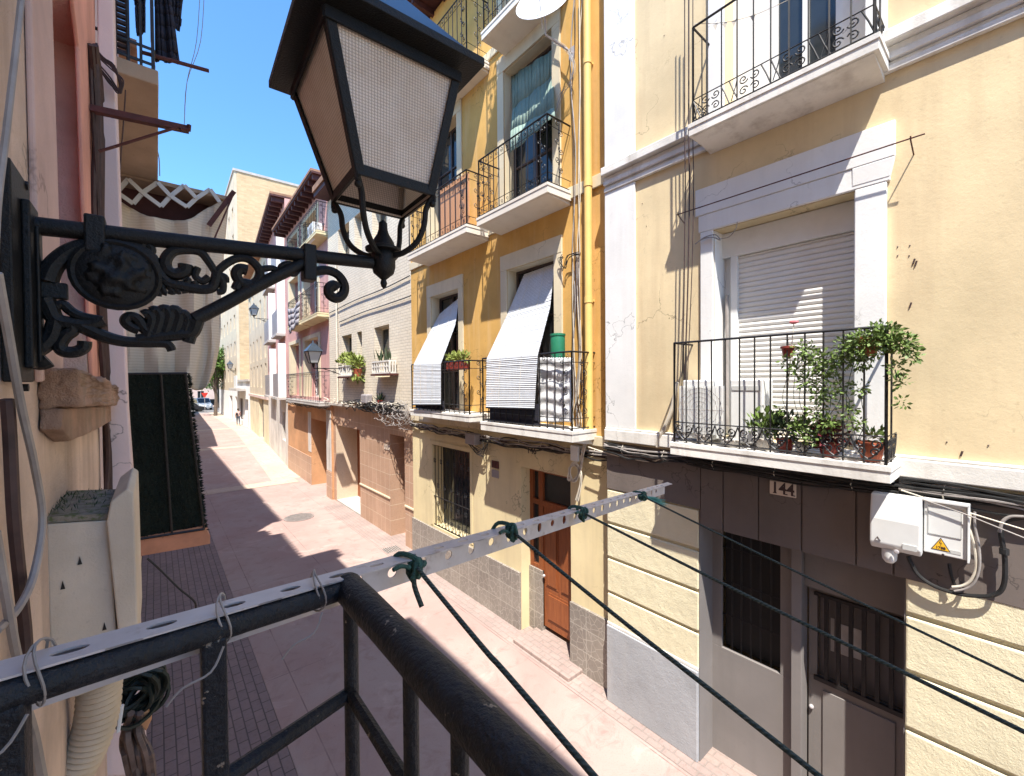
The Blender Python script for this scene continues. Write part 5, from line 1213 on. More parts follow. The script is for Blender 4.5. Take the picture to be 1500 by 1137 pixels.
# canvas
cols_=[0,.12,.25,.4,.55,.7,.85,1]
topc=[(174,292),(195,306),(220,318),(250,322),(275,321),(300,308),(318,298),(336,292)]
m1=[(176,370),(200,374),(226,378),(252,382),(278,380),(298,372),(314,362),(330,352)]
m2=[(180,460),(204,462),(230,466),(256,470),(280,468),(298,460),(312,452),(323,440)]
m3=[(184,520),(206,524),(232,528),(256,530),(278,528),(298,522),(312,514),(322,500)]
bt=[(186,550),(206,550),(232,552),(256,556),(276,566),(288,572),(302,566),(314,545)]
rows=[topc,m1,m2,m3,bt]; dep=[0,-.01,-.02,-.02,-.01]; fold=[0,.05,-.03,.045,-.04,.03,-.01,.07]
R_=[]
for r,d in zip(rows,dep): R_.append([onY(x,y,Yc+.02+d+fold[i]) for i,(x,y) in enumerate(r)])
Rs=[smoothpath(r,5) for r in R_]; cols2=[smoothpath([Rs[j_][i] for j_ in range(5)],7) for i in range(len(Rs[0]))]
mb=MB()
nn=len(cols2[0])
vs=[p+Vector((0,.016*math.sin(i*.42+j_*.13)+.008*math.sin(i*.95-j_*.22)+.005*math.sin(i*2.1+j_*.35),0)) for i,c_ in enumerate(cols2) for j_,p in enumerate(c_)]
mb.add(vs,[(i*nn+j_,(i+1)*nn+j_,(i+1)*nn+j_+1,i*nn+j_+1) for i in range(len(cols2)-1) for j_ in range(nn-1)])
o=mb.build('canvas',M['cloth'],t,smooth=True); o.modifiers.new('t','SOLIDIFY').thickness=.006
mb=MB(); side=[(336,292),(330,352),(323,440),(322,500),(314,545)]
Ls=smoothpath([onY(x,y,Yc+.09) for x,y in side],6); vs=[]
for p in Ls: vs+= [p+Vector((.02*math.sin(k_*2.1),k_*.3,0)) for k_ in range(5)]
mb.add(vs,[(a*5+b,a*5+b+1,(a+1)*5+b+1,(a+1)*5+b) for a in range(len(Ls)-1) for b in range(4)])
o=mb.build('side_canvas',M['cloth'],t,smooth=True); o.modifiers.new('t','SOLIDIFY').thickness=.006
# blocks of houses farther along our side (they shade the street)
prof=[(6.31,6.9,10.6,'pale pink rendered house next along our side of the street'),(6.91,10.0,8.25,'low peach house on our side of the street'),(10.01,10.9,7.45,'narrow low house on our side of the street'),(10.91,13.6,8.95,'cream house with brown windows on our side of the street'),(13.61,16.2,9.0,'salmon house farther along our side of the street'),(16.21,31,8.4,'long cream house at the far end of our side of the street')]
mts=[M['palepink'],M['ownwall'],M['farbeige'],M['creamwall'],M['salmon'],M['cream']]
for (a,b,z,lab),m in zip(prof,mts):
    fc=Fac((-.34,a),(-.34,b)); fc.n=Vector((1,0,0)); t=thing('terrace_house',lab,'house',(-2,(a+b)/2,0)); L=b-a; n=max(1,int(L/1.6)) if L>1 else 0; ops=[]
    for k in range(n):
        s=L*(k+.5)/n
        for zA in (3.7,6.6):
            if zA+1.6<z-.4: ops.append((s-.36,s+.36,zA,zA+1.6))
    wall(fc,0,L,0,z,ops,.2,m,'wall',t)
    for o_ in ops: window(fc,o_,.15,M['acwhite'],t,'window',mull=1)
    MB().fbox(fc,0,L,0,z-.1,-6,-.25).build('rear_walls',m,t)
    mb=MB(); mb.fbox(fc,-.02,L-.03,z+.001,z+.08,-6,.16)
    k=0
    while k*.18<L-.2: mb.tube([fc.P(k*.18+.08,z+.1,-6),fc.P(k*.18+.08,z+.1,.22)],.06,6); k+=1
    mb.build('roof',M['roof'],t)
xs1=[(31,-.34),(44,.4),(62,.9),(76,1.3)]
for (a,xa),(b,xb) in zip(xs1[:-1],xs1[1:]):
    fc=Fac((xa,a+.01),(xb,b)); fc.n=Vector((fc.u.y,-fc.u.x,0)); t=thing('terrace_house',{31:'cream house where our side of the street begins to bend',44:'second house along the bend on our side',62:'last house on our side before the crossing'}[a],'house',(xa-2,(a+b)/2,0)); L=fc.L; ops=[]
    for k in range(5):
        s=L*(k+.5)/5
        for zA in (3.7,6.6): ops.append((s-.4,s+.4,zA,zA+1.6))
    wall(fc,0,L,0,9.3,ops,.2,M['creamwall'],'wall',t)
    for o_ in ops: window(fc,o_,.15,M['acwhite'],t,'window',mull=1)
    MB().fbox(fc,0,L,0,9.2,-6,-.25).build('rear_walls',M['creamwall'],t); MB().fbox(fc,0,L,9.301,9.5,-6,.3).build('roof',M['roof'],t)
# ============================================================ FOREGROUND: RAILING, SLOTTED BAR, ROPES
random.seed(31)
NA=onY(0,995,.515); NB=onY(985,709,1.035); d=(NB-NA).normalized(); hz_=Vector((-d.y,d.x,0)).normalized(); vz=d.cross(hz_).normalized(); vz=vz if vz.z>0 else -vz
RS=.0135
_k=(.205-NA.x)/d.x; CN=NA+d*_k+hz_*.006-vz*(RS+.003)
rl=thing('balcony_railing','chipped black-blue iron balcony railing across the foreground','railing',(CN.x,0,CN.z-.9))
def rough(pts,r,n=12,sub_=8,am=.03):
    out=[];rs=[]
    for a,b in zip(pts[:-1],pts[1:]):
        a=Vector(a);b=Vector(b)
        for k in range(sub_): out.append(a.lerp(b,k/sub_)); rs.append(r*(1+random.uniform(-am,am)))
    out.append(Vector(pts[-1])); rs.append(r); return out,rs
mb=MB(); p,r=rough([CN-d*.62,CN],RS,14,14); mb.tube(p,r,14); mb.build('side_rail',M['railpaint'],rl,smooth=True)
mb=MB(); p,r=rough([CN,(CN.x+.005,-.9,CN.z)],.0200,16,24,.02); mb.tube(p,r,16); mb.ball(CN,.0206,8); mb.build('front_rail',M['railpaint'],rl,smooth=True)
def post(x,y,nm='post',r=.011,sq=True):
    mb=MB(); z0=CN.z-.95; zt_=(CN.z+(x-CN.x)*d.z/d.x-.006) if sq else CN.z-.008
    if sq: mb.box((x-r,y-r,z0),(x+r,y+r,zt_))
    else: mb.tube([(x,y,z0),(x,y,CN.z-.008)],r,8)
    return mb.build(nm,M['railpaint'],rl,bevel=.003)
def yrail(x): return CN.y+(x-CN.x)*d.y/d.x
xp=onY(312,960,.565).x; post(xp,yrail(xp),r=.0115)
xp2=onY(12,1060,.51).x; post(xp2-.004,yrail(xp2),r=.013)
post(CN.x+.002,CN.y-.002,r=.0105,sq=False)
yp=onX(602,1040,CN.x).y; post(CN.x,yp,r=.009,sq=False)
for k in range(1,8): post(CN.x,yp-.095*k,r=.009,sq=False)
zl=onY(520,1012,CN.y).z
mb=MB(); mb.tube([(-.40,yrail(-.40),zl-d.z*.0),(CN.x,CN.y,zl)],.0095,8); mb.tube([(CN.x,CN.y,zl),(CN.x,-.9,zl)],.0085,8); mb.build('lower_rail',M['railpaint'],rl,smooth=True)
mb=MB(); mb.tube([(-.4,yrail(-.4),CN.z-.945),(CN.x,CN.y,CN.z-.945)],.009,6); mb.box((CN.x-.006,-.9,CN.z-.96),(CN.x+.006,CN.y-.007,CN.z-.93)); mb.build('bottom_rail',M['railpaint'],rl)
tag(MB().box((-.19,-1,CN.z-1.14),(CN.x+.08,CN.y+.06,CN.z-1.0)).build('balcony_floor',M['concrete'],bevel=.01),'concrete floor slab of the foreground balcony below the railing','balcony floor')
# slotted angle bar: near flange vertical, top flange reaching away
TA=NA-d*.12; TB=NB; LBAR=(TB-TA).length
def flange(mb,o,e1,e2,W,L,holes,hw,hh,th,norm,alt=0,nseg=14):
    hh0=hh
    """sheet with real elliptical holes; e1 along, e2 across, holes centre positions"""
    vs=[];fs=[]
    cells=[]; x=0
    for hc in holes: cells.append((x,hc-hw*1.5)); cells.append(('h',hc)); x=hc+hw*1.5
    cells.append((x,L))
    P=lambda a,b: o+e1*a+e2*b
    for c_ in cells:
        if c_[0]=='h':
            hc=c_[1]; hh=hh0*(.66 if alt and holes.index(hc)%2 else 1); a0,a1=hc-hw*1.5,hc+hw*1.5; ring=[];outer=[]
            for k in range(nseg):
                w=2*math.pi*k/nseg; cx,sy=math.cos(w),math.sin(w); ring.append(P(hc+hw*cx,W/2+hh*sy))
                m=max(abs(cx)/(hw*1.5),abs(sy)/(W/2)); outer.append(P(hc+cx/m,W/2+sy/m))
            n0=len(vs); vs+=ring+outer+[q-norm*th for q in ring]+[q-norm*th for q in outer]
            for k in range(nseg):
                k2=(k+1)%nseg; fs+=[(n0+k,n0+k2,n0+nseg+k2,n0+nseg+k),(n0+2*nseg+k,n0+3*nseg+k,n0+3*nseg+k2,n0+2*nseg+k2),(n0+k,n0+2*nseg+k,n0+2*nseg+k2,n0+k2)]
            # corners
            for sx in(-1,1):
                for sy_ in(-1,1):
                    pass
        else:
            a,b=c_; 
            if b>a: n0=len(vs); q=[P(a,0),P(b,0),P(b,W),P(a,W)]; vs+=q+[v-norm*th for v in q]; fs+=[(n0,n0+1,n0+2,n0+3),(n0+4,n0+7,n0+6,n0+5),(n0,n0+4,n0+5,n0+1),(n0+3,n0+2,n0+6,n0+7)]
    for b_ in (0,W): mb.add([P(0,b_),P(L,b_),P(L,b_)-norm*th,P(0,b_)-norm*th],[(0,1,2,3)])
    mb.add(vs,fs)
    # fill the corners of the hole cells
    for hc in holes:
        for sx in(-1,1):
            for sy_ in(0,1):
                best=None
                corner=P(hc+sx*hw*1.5,W*sy_)
                ks=[k for k in range(nseg)]
                pts=[]
                for k in range(nseg):
                    w=2*math.pi*k/nseg; cx,sy=math.cos(w),math.sin(w); m=max(abs(cx)/(hw*1.5),abs(sy)/(W/2)); pts.append((cx/m,sy/m,abs(cx)/(hw*1.5)>abs(sy)/(W/2)))
                for k in range(nseg):
                    k2=(k+1)%nseg; p1,p2=pts[k],pts[k2]
                    if p1[2]!=p2[2] and (p1[0]+p2[0])*sx>0 and ((p1[1]+p2[1])>0)==(sy_==1):
                        mb.add([P(hc+p1[0],W/2+p1[1]),P(hc+p2[0],W/2+p2[1]),corner],[(0,1,2)]); mb.add([P(hc+p1[0],W/2+p1[1])-norm*th,P(hc+p2[0],W/2+p2[1])-norm*th,corner-norm*th],[(0,2,1)])
br=thing('slotted_bar','galvanised slotted steel angle bar laid along the railing and jutting over the street','metal bar',TA.lerp(TB,.5))
W1=.036; pitch_=.066
hol=[.03+pitch_*k for k in range(int((LBAR-.03)/pitch_))]
mb=MB(); flange(mb,TA,d,hz_,W1,LBAR,hol,.013,.0058,.002,vz)
e=TB; mb.prism([TB,TB+hz_*W1,TB+d*.055+hz_*W1],-vz*.002)
mb.build('top_flange',M['galv'],br)
mb=MB(); WS=.050; flange(mb,TA+hz_*(W1-.002)-vz*WS,d,vz,WS-.0021,LBAR,[x-.02 for x in hol if x>.06],.0095,.0125,.002,-hz_,alt=1); mb.build('side_flange',M['galv'],br)
# wire ties
def tie(px_,py_,lab,ang=0):
    c=onY(px_,py_,CN.y-.03); kk=(c.x-CN.x)/d.x; c=CN+d*kk-Vector((0,0,0)); mb=MB(); r=.026
    for k in range(2):
        mb.tube([c+Vector((.004*math.sin(i*.7+k)+k*.004,math.cos(i/18*6.2832)*r+.014,math.sin(i/18*6.2832)*r+.004)) for i in range(19)],.0012,5)
    mb.tube(smoothpath([c+Vector((0,-.022,-.01)),c+Vector((-.012,-.03,-.028)),c+Vector((-.035,-.03,-.034)),c+Vector((-.048,-.03,-.046))]),.0012,5)
    tag(mb.build('wire_tie',M['cablegrey'],smooth=True),lab,'wire tie')
tie(470,862,'wire tie nearest the railing corner, lashing the slotted bar to the rail'); tie(322,910,'middle wire tie above the square railing post'); tie(66,985,'wire tie nearest the peach wall at the left end of the rail')
# ropes
random.seed(8)
starts=[((606,828),(870,1137),.30),((748,778),(1200,1137),.16),((852,751),(1500,1072),.0),((940,727),(1500,998),.0)]
labs=['green rope knotted nearest the railing corner, with a short loose tail','second green rope from the railing corner, crossing in front of the wooden door','third green rope from the railing corner, running past the number tile door','outermost green rope, with a frayed light green tuft at its knot']
for i,((x,y),(xe,ye),Ye) in enumerate(starts):
    v=ray(x,y); nb=hz_; t_=(TA-CAMP).dot(nb)/v.dot(nb); k0=CAMP+v*t_           # point on the bar's near face
    k0=k0-hz_*.004
    Xr=k0.x; v=ray(xe,ye); end=CAMP+v*(Xr/v.x) if v.x>.01 else None
    t=thing('clothes_rope',labs[i],'rope',k0,'green clothes ropes tied to the slotted bar')
    dirv=(end-k0); far=k0+dirv*( ( -1.0-k0.y)/dirv.y); far.z=max(far.z,end.z-.08+(.0))
    far=k0+dirv*((-.9-k0.y)/dirv.y); pts=[k0,k0.lerp(end,.5)-EZ*.003,end,far]
    MB().tube(smoothpath(pts,6),[.0034]*40,8).build('rope',M['rope'],t,smooth=True)
    mb=MB()
    for k in range(7):
        o0=k0+Vector((random.gauss(0,.004),random.gauss(0,.003),random.gauss(0,.006)-.004)); r0=random.uniform(.006,.011); ax=(d+Vector((random.gauss(0,.6),random.gauss(0,.6),random.gauss(0,.6)))).normalized(); e_=ax.orthogonal().normalized(); g_=ax.cross(e_)
        mb.tube([o0+e_*(r0*math.cos(q/12*6.2832))+g_*(r0*math.sin(q/12*6.2832))+ax*.004*math.sin(q) for q in range(13)],.0042,6)
    # wrap over the top flange
    mb.tube(smoothpath([k0-vz*.01,k0+vz*.010-hz_*.004,k0+vz*.014+hz_*.03-d*.01,k0-vz*.01+hz_*.046-d*.014]),.0042,6)
    mb.tube(smoothpath([k0-d*.012,k0-d*.03+vz*.006,k0-d*.045+vz*.004]),.0035,6)
    mb.build('knot',M['knot'],t,smooth=True)
    if i==0:
        v2=ray(618,889); tl=CAMP+v2*((k0-CAMP).length/v2.length)
        v3=ray(607,858); tm=CAMP+v3*((k0-CAMP).length/v3.length); MB().tube(smoothpath([k0-vz*.01,tm,tl]),.0040,7).build('loose_tail',M['rope'],t,smooth=True)
    if i==3:
        mb=MB()
        for k in range(60): a_=k0+dirv.normalized()*random.uniform(0,.02)+d*.015; mb.tube([a_,a_+dirv.normalized()*random.uniform(.03,.07)+d*random.uniform(.02,.05)+Vector((0,0,random.gauss(0,.006)))],.0009,3)
        mb.build('frayed_end',flat('frayed_light_green_rope',(.12,.33,.25),.8),t)
# ============================================================ LANTERN ON ITS WALL BRACKET
YL=1.2
lp=thing('street_lamp','large black cast-iron street lantern with frosted panes on a scrolled wall bracket, foreground','street lamp',onY(40,400,YL))
LC=Vector((.515,1.2,0)); zb,zt,zr=4.735,5.062,5.097
hb_,ht_,hr_=.109,.180,.230; lean=Vector((-.022,.0,0))
def sq(h,z,c=LC,l=0,rot=rad(-2)):
    o=Vector((c.x,c.y,z))+lean*l; R2=Matrix.Rotation(rot,3,'Z'); return [o+R2@Vector((sx*h,sy*h,0)) for sx,sy in ((1,1),(-1,1),(-1,-1),(1,-1))]
b4=sq(hb_,zb); t4=sq(ht_,zt,l=1); r4=sq(hr_,zr,l=1.1); 
def bars4(mb,A,B,w):
    for i in range(4): mb.tube([A[i],B[i]],w,4)
mb=MB()
def beam(mb,A,B,w,t,nrm):
    dd=(B-A).normalized(); side=dd.cross(nrm).normalized()*w/2; nn=nrm.normalized()*t/2
    mb.hexa([A-side-nn,A+side-nn,A+side+nn,A-side+nn,B-side-nn,B+side-nn,B+side+nn,B-side+nn])
cx=Vector((LC.x,LC.y,(zb+zt)/2))
for i in range(4):
    j_=(i+1)%4; nrm=((b4[i]+b4[j_]+t4[i]+t4[j_])/4-cx); nrm.z=0
    # corner posts as angle strips on both faces
    e0=(b4[j_]-b4[i]).normalized(); off_=.010
    beam(mb,b4[i]+e0*off_,t4[i]+e0*off_,.023,.007,nrm); beam(mb,b4[j_]-e0*off_,t4[j_]-e0*off_,.023,.007,nrm)
    beam(mb,b4[i]+EZ*.012,b4[j_]+EZ*.012,.028,.009,nrm); beam(mb,t4[i]-EZ*.012,t4[j_]-EZ*.012,.028,.008,nrm)
mb.build('cage_frame',M['castiron'],lp,bevel=.0015)
for i in range(4):
    j_=(i+1)%4; g=MB(); ins=Vector((LC.x,LC.y,0)); f=.965
    q=[b4[i],b4[j_],t4[j_],t4[i]]; cc=(q[0]+q[1]+q[2]+q[3])/4; cc2=Vector((cx.x,cx.y,cc.z)); sh=(cc2-cc).normalized()*.006
    q=[v+sh for v in q]; g.add(q,[(0,1,2,3)]); o=g.build('glass_pane',M['lampglass'],lp)
    uv=o.data.uv_layers.new(name='UVMap'); W=.28; cs_=[(.0-.5*hb_/ht_+.5,0),(.5+.5*hb_/ht_,0),(1,1),(0,1)]
    for li,l_ in enumerate(o.data.loops):
        vi=l_.vertex_index; uv.data[li].uv=cs_[vi]
mb=MB(); top4=sq(.07,zr+.19,l=1.6); rin=sq(hr_-.002,zr,l=1.1)
mb.hexa([r4[k]-EZ*.022 for k in range(4)]+[r4[k] for k in range(4)])
mb.build('roof_rim',M['castiron'],lp,bevel=.002)
mb=MB(); mb.hexa([sq(hr_-.012,zr+.001,l=1.1)[k] for k in range(4)]+top4); mb.lathe(LC+lean*1.6+EZ*(zr+.19),[(0,0),(.07,0),(.075,.02),(.05,.06),(.02,.08),(.012,.12),(0,.13)],16); mb.build('lamp_roof',M['roofmetal'],lp,bevel=.003)
MB().lathe(LC+lean+EZ*(zt-.10),[(0,0),(.03,0),(.05,.03),(.05,.10),(0,.11)],14).build('bulb_holder',M['plasticdark'],lp,smooth=True)
# legs from the hub to the corners
hubz=4.575; mb=MB()
for i in range(4):
    c=b4[i]; o=Vector((LC.x,LC.y,0)); v=(c-Vector((LC.x,LC.y,c.z)))
    pts=[o+EZ*(hubz-.005)+v*.12,o+EZ*(hubz)+v*.38,o+EZ*(hubz+.03)+v*.66,o+EZ*(hubz+.075)+v*.80,o+EZ*(hubz+.12)+v*.84,Vector((c.x,c.y,0))+EZ*(zb-.012)-v*.06,c-EZ*.004]
    mb.tube(smoothpath(pts,5),.0085,8); mb.ball(c-EZ*.024-v*.03,.0095,5); mb.tube([c-EZ*.018,c],.006,6)
mb.build('leg',M['castiron'],lp,smooth=True)
mb=MB(); mb.lathe((LC.x,LC.y,0),[(0.001,4.474),(.007,4.480),(.010,4.490),(.007,4.500),(.015,4.507),(.029,4.519),(.034,4.538),(.034,4.572),(.031,4.580),(.050,4.583),(.051,4.590),(.034,4.597),(.030,4.610),(.017,4.632),(.013,4.645),(.012,4.665),(0,4.675)],22); mb.build('finial',M['castiron'],lp,smooth=True)
# bracket, traced in its own vertical plane
def T(*p): return [onY(x,y,YL) for x,y in p]
A=onY(25,328,YL);B=onY(545,385,YL); mb=MB(); mb.tube([A,B],.0172,16); mb.build('arm',M['castiron'],lp,smooth=True)
for q_,w_ in (((452,360),(452,412)),((140,318),(140,372))):
    c0,c1=T(q_,w_); mb=MB(); mb.box((c0.x-.016,YL-.021,c1.z),(c0.x+.015,YL+.021,c0.z)); mb.build('collar',M['castiron'],lp,bevel=.004)
mb=MB(); mb.tube(smoothpath(T((285,468),(330,445),(390,412),(440,388),(452,382)),4),.0150,12); mb.build('brace',M['castiron'],lp,smooth=True)
def flatscroll(mb,pts,r0,r1=None,k=5,n=8):
    r0*=1.42; r1=r1*1.38 if r1 else r0
    P=smoothpath(T(*pts),k); r1=r1 or r0; m=len(P); mb.tube(P,[r0+(r1-r0)*i/(m-1) for i in range(m)],n)
mb=MB()
# end curl right of the collar
flatscroll(mb,[(460,398),(478,396),(494,402),(504,416),(503,430),(493,437),(483,432),(482,423),(489,418),(495,423)],.0085,.0105)
# curl under the brace end
flatscroll(mb,[(318,398),(335,384),(352,378),(368,382),(380,396),(378,410),(366,418),(352,413),(346,402),(352,394),(362,396)],.0060,.0095)
flatscroll(mb,[(345,424),(352,414),(372,416),(384,408)],.0075,.0075); flatscroll(mb,[(380,395),(400,393),(416,402),(424,390)],.006,.004)
# big volute
flatscroll(mb,[(316,400),(306,384),(294,370),(276,366),(254,368),(243,380),(244,394),(256,402),(270,398),(272,388)],.0055,.0105)
flatscroll(mb,[(318,400),(312,420),(296,424),(270,420),(246,414),(230,396),(222,378),(206,366),(186,360),(160,358)],.0075,.009)
flatscroll(mb,[(290,392),(286,404),(296,412),(306,406)],.005,.006); flatscroll(mb,[(318,400),(326,412),(326,426),(318,428)],.006,.005)
flatscroll(mb,[(318,402),(330,406),(332,414)],.006,.004); flatscroll(mb,[(272,420),(276,410),(268,408)],.005,.004)
flatscroll(mb,[(206,362),(214,356),(222,366),(216,374),(208,368)],.006,.006); flatscroll(mb,[(410,398),(412,390),(424,386),(436,394),(430,402),(420,398)],.005,.005)
# outer ring (C shape) with its forked tail
flatscroll(mb,[(160,358),(128,360),(100,370),(78,390),(68,412)],.0095,.0125)
flatscroll(mb,[(66,438),(72,450),(82,468),(104,474),(130,476),(152,470)],.0105,.0085)
flatscroll(mb,[(80,450),(92,446),(104,456),(120,464),(150,470)],.006,.007)
flatscroll(mb,[(82,470),(76,492),(64,506),(52,514),(48,524),(58,530),(70,526)],.0095,.012)
flatscroll(mb,[(104,472),(106,484),(96,492),(88,504),(92,514),(108,516),(122,510),(124,500)],.008,.008)
flatscroll(mb,[(120,478),(150,492),(180,500),(214,502),(244,504),(252,514)],.0095,.0060)
flatscroll(mb,[(200,498),(230,494),(262,490),(280,488),(288,470)],.008,.011)
flatscroll(mb,[(204,484),(190,478),(184,470),(190,464),(202,468),(214,484),(236,492)],.007,.008)
mb.build('scrollwork',M['castiron'],lp,smooth=True)
# shell
mb=MB()
for i,(x,y) in enumerate(((212,460),(224,455),(238,453),(252,454),(264,460),(272,468))):
    flatscroll(mb,[(x-2,y+2),(x+5,y),(x+11,y+9),(x+8,y+22),(x+4,y+34)],.0075,.0085,4)
mb.build('shell',M['castiron'],lp,smooth=True)
# boss with relief
mb=MB(); c=onY(172,405,YL); mb.lathe(c,[(0,-.026),(.050,-.024),(.066,-.013),(.069,0),(.066,.013),(.050,.024),(0,.026)],28,Vector((1,0,0)),Vector((0,0,1)),Vector((0,1,0)))
mb.tube([c+Vector((.066*math.cos(q/28*6.2832),-.014,.066*math.sin(q/28*6.2832))) for q in range(29)],.0065,6)
o=mb.build('boss',M['castiron'],lp,smooth=True)
mb=MB(); mb.ball(c+Vector((0,-.014,0)),.050,24,(1,.42,1)); o=mb.build('boss_relief',M['castiron'],o,smooth=True); tx=bpy.data.textures.new('relief','CLOUDS'); tx.noise_scale=.018; dm=o.modifiers.new('relief','DISPLACE'); dm.texture=tx; dm.strength=.038; dm.mid_level=.45; dm.texture_coords='GLOBAL'
mb=MB(); 
for k in range(7): x=224+k*10; flatscroll(mb,[(x,412),(x+6,424+(k%2)*3),(x+10,432-(k*1.5)),(x+2,428)],.005,.003,3)
mb.build('leaf_fringe',M['castiron'],lp,smooth=True)
# wall plate
mb=MB(); a0=onY(-14,252,YL);a1=onY(38,585,YL); mb.box((OX+.002,YL-.11,onY(20,560,YL).z),(OX+.018,YL+.03,onY(20,262,YL).z)); mb.box((OX+.018,YL-.05,onY(24,540,YL).z),(OX+.030,YL+.022,onY(24,300,YL).z)); mb.box((OX+.030,YL-.02,onY(24,530,YL).z),(OX+.036,YL+.012,onY(24,330,YL).z)); a=onY(100,425,YL); mb.box((OX+.02,YL-.008,a.z-.020),(a.x,YL+.008,a.z+.012)); mb.build('wall_plate',M['castiron'],lp,bevel=.004)
mb=MB()
for y in (270,568): c=onY(28,y,YL); mb.tube([Vector((OX,YL,c.z)),Vector((c.x+.012,YL,c.z))],.008,6)
mb.build('bolt',M['castiron'],lp)
# ============================================================ PLANTS AND THINGS ON THE 144 BALCONY
random.seed(77)
G=F4
def pot(x,y,d,r,hh,mat,lab,fol=None,name='potted_plant',cat='potted plant',z=None,tall=1.15):
    a=G.px(x,y,d); c=G.P(a[0],a[1] if z is None else z,d); t=thing(name,lab,cat,c,'pots on the balcony above number 144')
    MB().lathe(c,[(0,0),(r*.66,0),(r*.72,.01),(r*.98,hh*.85),(r*tall,hh*.86),(r*tall,hh),(r*.95,hh),(r*.9,hh*.9),(0,hh*.88)],20).build('pot',mat,t,smooth=True)
    if fol:
        mb=MB(); m=fol[0]
        for (dx,dz,rr,n,sz,up) in fol[1:]: foliage(mb,c+Vector((0,dx,hh+dz)),rr,n,sz,up=up)
        mb.build('foliage',m,t)
    return c,t
zf_=3.56
pot(1276,690,.26,.085,.15,M['terracotta'],'round orange terracotta pot at the right end of the flower balcony',(M['leaf'],(0,.05,.07,60,.05,.5)),z=zf_)
pot(1215,690,.26,.08,.13,M['redpot'],'dark red pot of purple-red leaves on the flower balcony',(M['leafred'],(0,.05,.11,260,.06,.4),(0.05,.0,.08,120,.05,-.3)),z=zf_)
pot(1175,690,.28,.05,.10,M['whitepot'],'small white pot between the two dark red pots on the balcony',(M['leaf'],(0,.10,.10,160,.05,.6)),z=zf_)
pot(1150,680,.24,.07,.12,M['redpot'],'dark red pot with upright green leaves in the middle of the flower balcony',(M['leafdark'],(0,.10,.12,160,.07,1.0)),z=zf_)
pot(1118,672,.26,.07,.11,M['whitepot'],'white pot with long light green leaves next to the air conditioner',(M['leaf'],(0,.12,.13,200,.07,1.0)),z=zf_)
pot(1070,665,.28,.09,.07,M['whitepot'],'wide low whitish bowl in front of the air conditioner',(M['leafdark'],(0,.02,.05,30,.03,.5)),z=zf_)
pot(1030,660,.30,.07,.09,M['concrete'],'empty grey stone pot at the left end of the flower balcony',None,z=zf_)
# rail-hung pots
a=G.px(1153,524,.36); c=G.P(a[0],a[1],.34); t=thing('hanging_pot','dark red pot hung on the rail top, without leaves','hanging pot',c); MB().lathe(c,[(0,0),(.035,0),(.05,.08),(.058,.08),(.058,.10),(.045,.10),(0,.09)],16).build('pot',M['redpot'],t,smooth=True); MB().tube([c+EZ*.08,c+Vector((-.0,.0,.16)),c+Vector((-.03,0,.15))],.004,5).build('hook',M['iron'],t)
a=G.px(1270,522,.36); c=G.P(a[0],a[1],.33); t=thing('hanging_pot','brown pot hung at the right of the rail, overflowing with a trailing leafy vine','hanging pot',c); MB().lathe(c,[(0,0),(.05,0),(.07,.12),(.08,.12),(.08,.145),(.06,.145),(0,.13)],16).build('pot',M['terracotta'],t,smooth=True)
mb=MB(); 
def blob(x,y,dd,r,n,sz): a=G.px(x,y,dd); foliage(mb,G.P(a[0],a[1],dd),r,n,sz,up=-.1)
for x,y,r,n in ((1270,505,.12,420),(1300,495,.10,260),(1325,505,.08,150),(1245,510,.10,220),(1290,490,.10,200),(1335,520,.05,50),(1312,540,.06,60),(1318,560,.05,40),(1260,530,.07,90),(1320,590,.04,25)): blob(x,y,.38,r,int(n*1.2),.038)
mb.build('foliage',M['leaf'],t)
t=thing('climbing_vine','airy green vine climbing up through the middle bars of the flower balcony','vine',G.P(1.2,3.6,.36)); mb=MB()
for x,y,r,n in ((1180,515,.09,200),(1200,530,.10,260),(1165,540,.07,90),(1215,548,.08,140),(1185,560,.08,130),(1205,580,.08,150),(1195,605,.07,110),(1235,525,.08,150),(1225,570,.07,80),(1240,600,.07,70),(1260,570,.06,50),(1215,620,.08,120),(1150,530,.04,25),(1190,640,.07,110),(1140,600,.05,30),(1170,625,.08,120),(1255,620,.05,40)): blob(x,y,.37,r,int(n*1.05),.038)
mb.build('foliage',M['leaf'],t); mb=MB()
for k in range(9):
    x=1150+k*14; mb.tube(smoothpath([G.P(*G.px(x+random.uniform(-12,12),y,.36),.36) for y in (655,620,585,550,515)],4),.0025,4)
mb.build('stem',M['leafdark'],t)
a=G.px(1163,472,.36); c=G.P(a[0],a[1],.36); t=thing('garden_pick','pink tulip-shaped stick rising above the balcony rail','ornament',c); MB().ball(c,.028,7,(.6,1.3,.6)).build('head',flat('pink_plastic',(.6,.16,.17),.5),t,smooth=True); MB().tube([c,c+Vector((0,.06,-.75))],.004,5).build('stick',M['cablewhite'],t)
# two air conditioners against the shutter
acunit('air_conditioner','white air conditioner on the flower balcony, seen end-on at its left end',G,1.98,2.28,3.60,.04,.30,.60)
s0,s1=G.px(1122,600,.2)[0],G.px(1074,600,.2)[0]
t=thing('storage_cabinet','plain white cabinet beside the air conditioner on the flower balcony','cabinet',G.P((s0+s1)/2,3.6,.15)); MB().fbox(G,s0,s1,3.60,4.20,.03,.27).build('casing',M['acwhite'],t,bevel=.01); MB().fbox(G,s0+.02,s1-.02,4.10,4.14,.271,.276).build('handle_strip',M['plasticdark'],t)
s0,s1=G.px(1070,600,.2)[0],G.px(1003,600,.2)[0]
mb=MB()
for k in range(30): s=s0+(s1-s0)*(k+.5)/30; mb.fbox(G,s-.004,s+.004,3.66,4.14,.305,.315)
tag(mb.build('ribbed_board',M['acwhite']),'pale ribbed panel leaning at the left end of the flower balcony','panel')
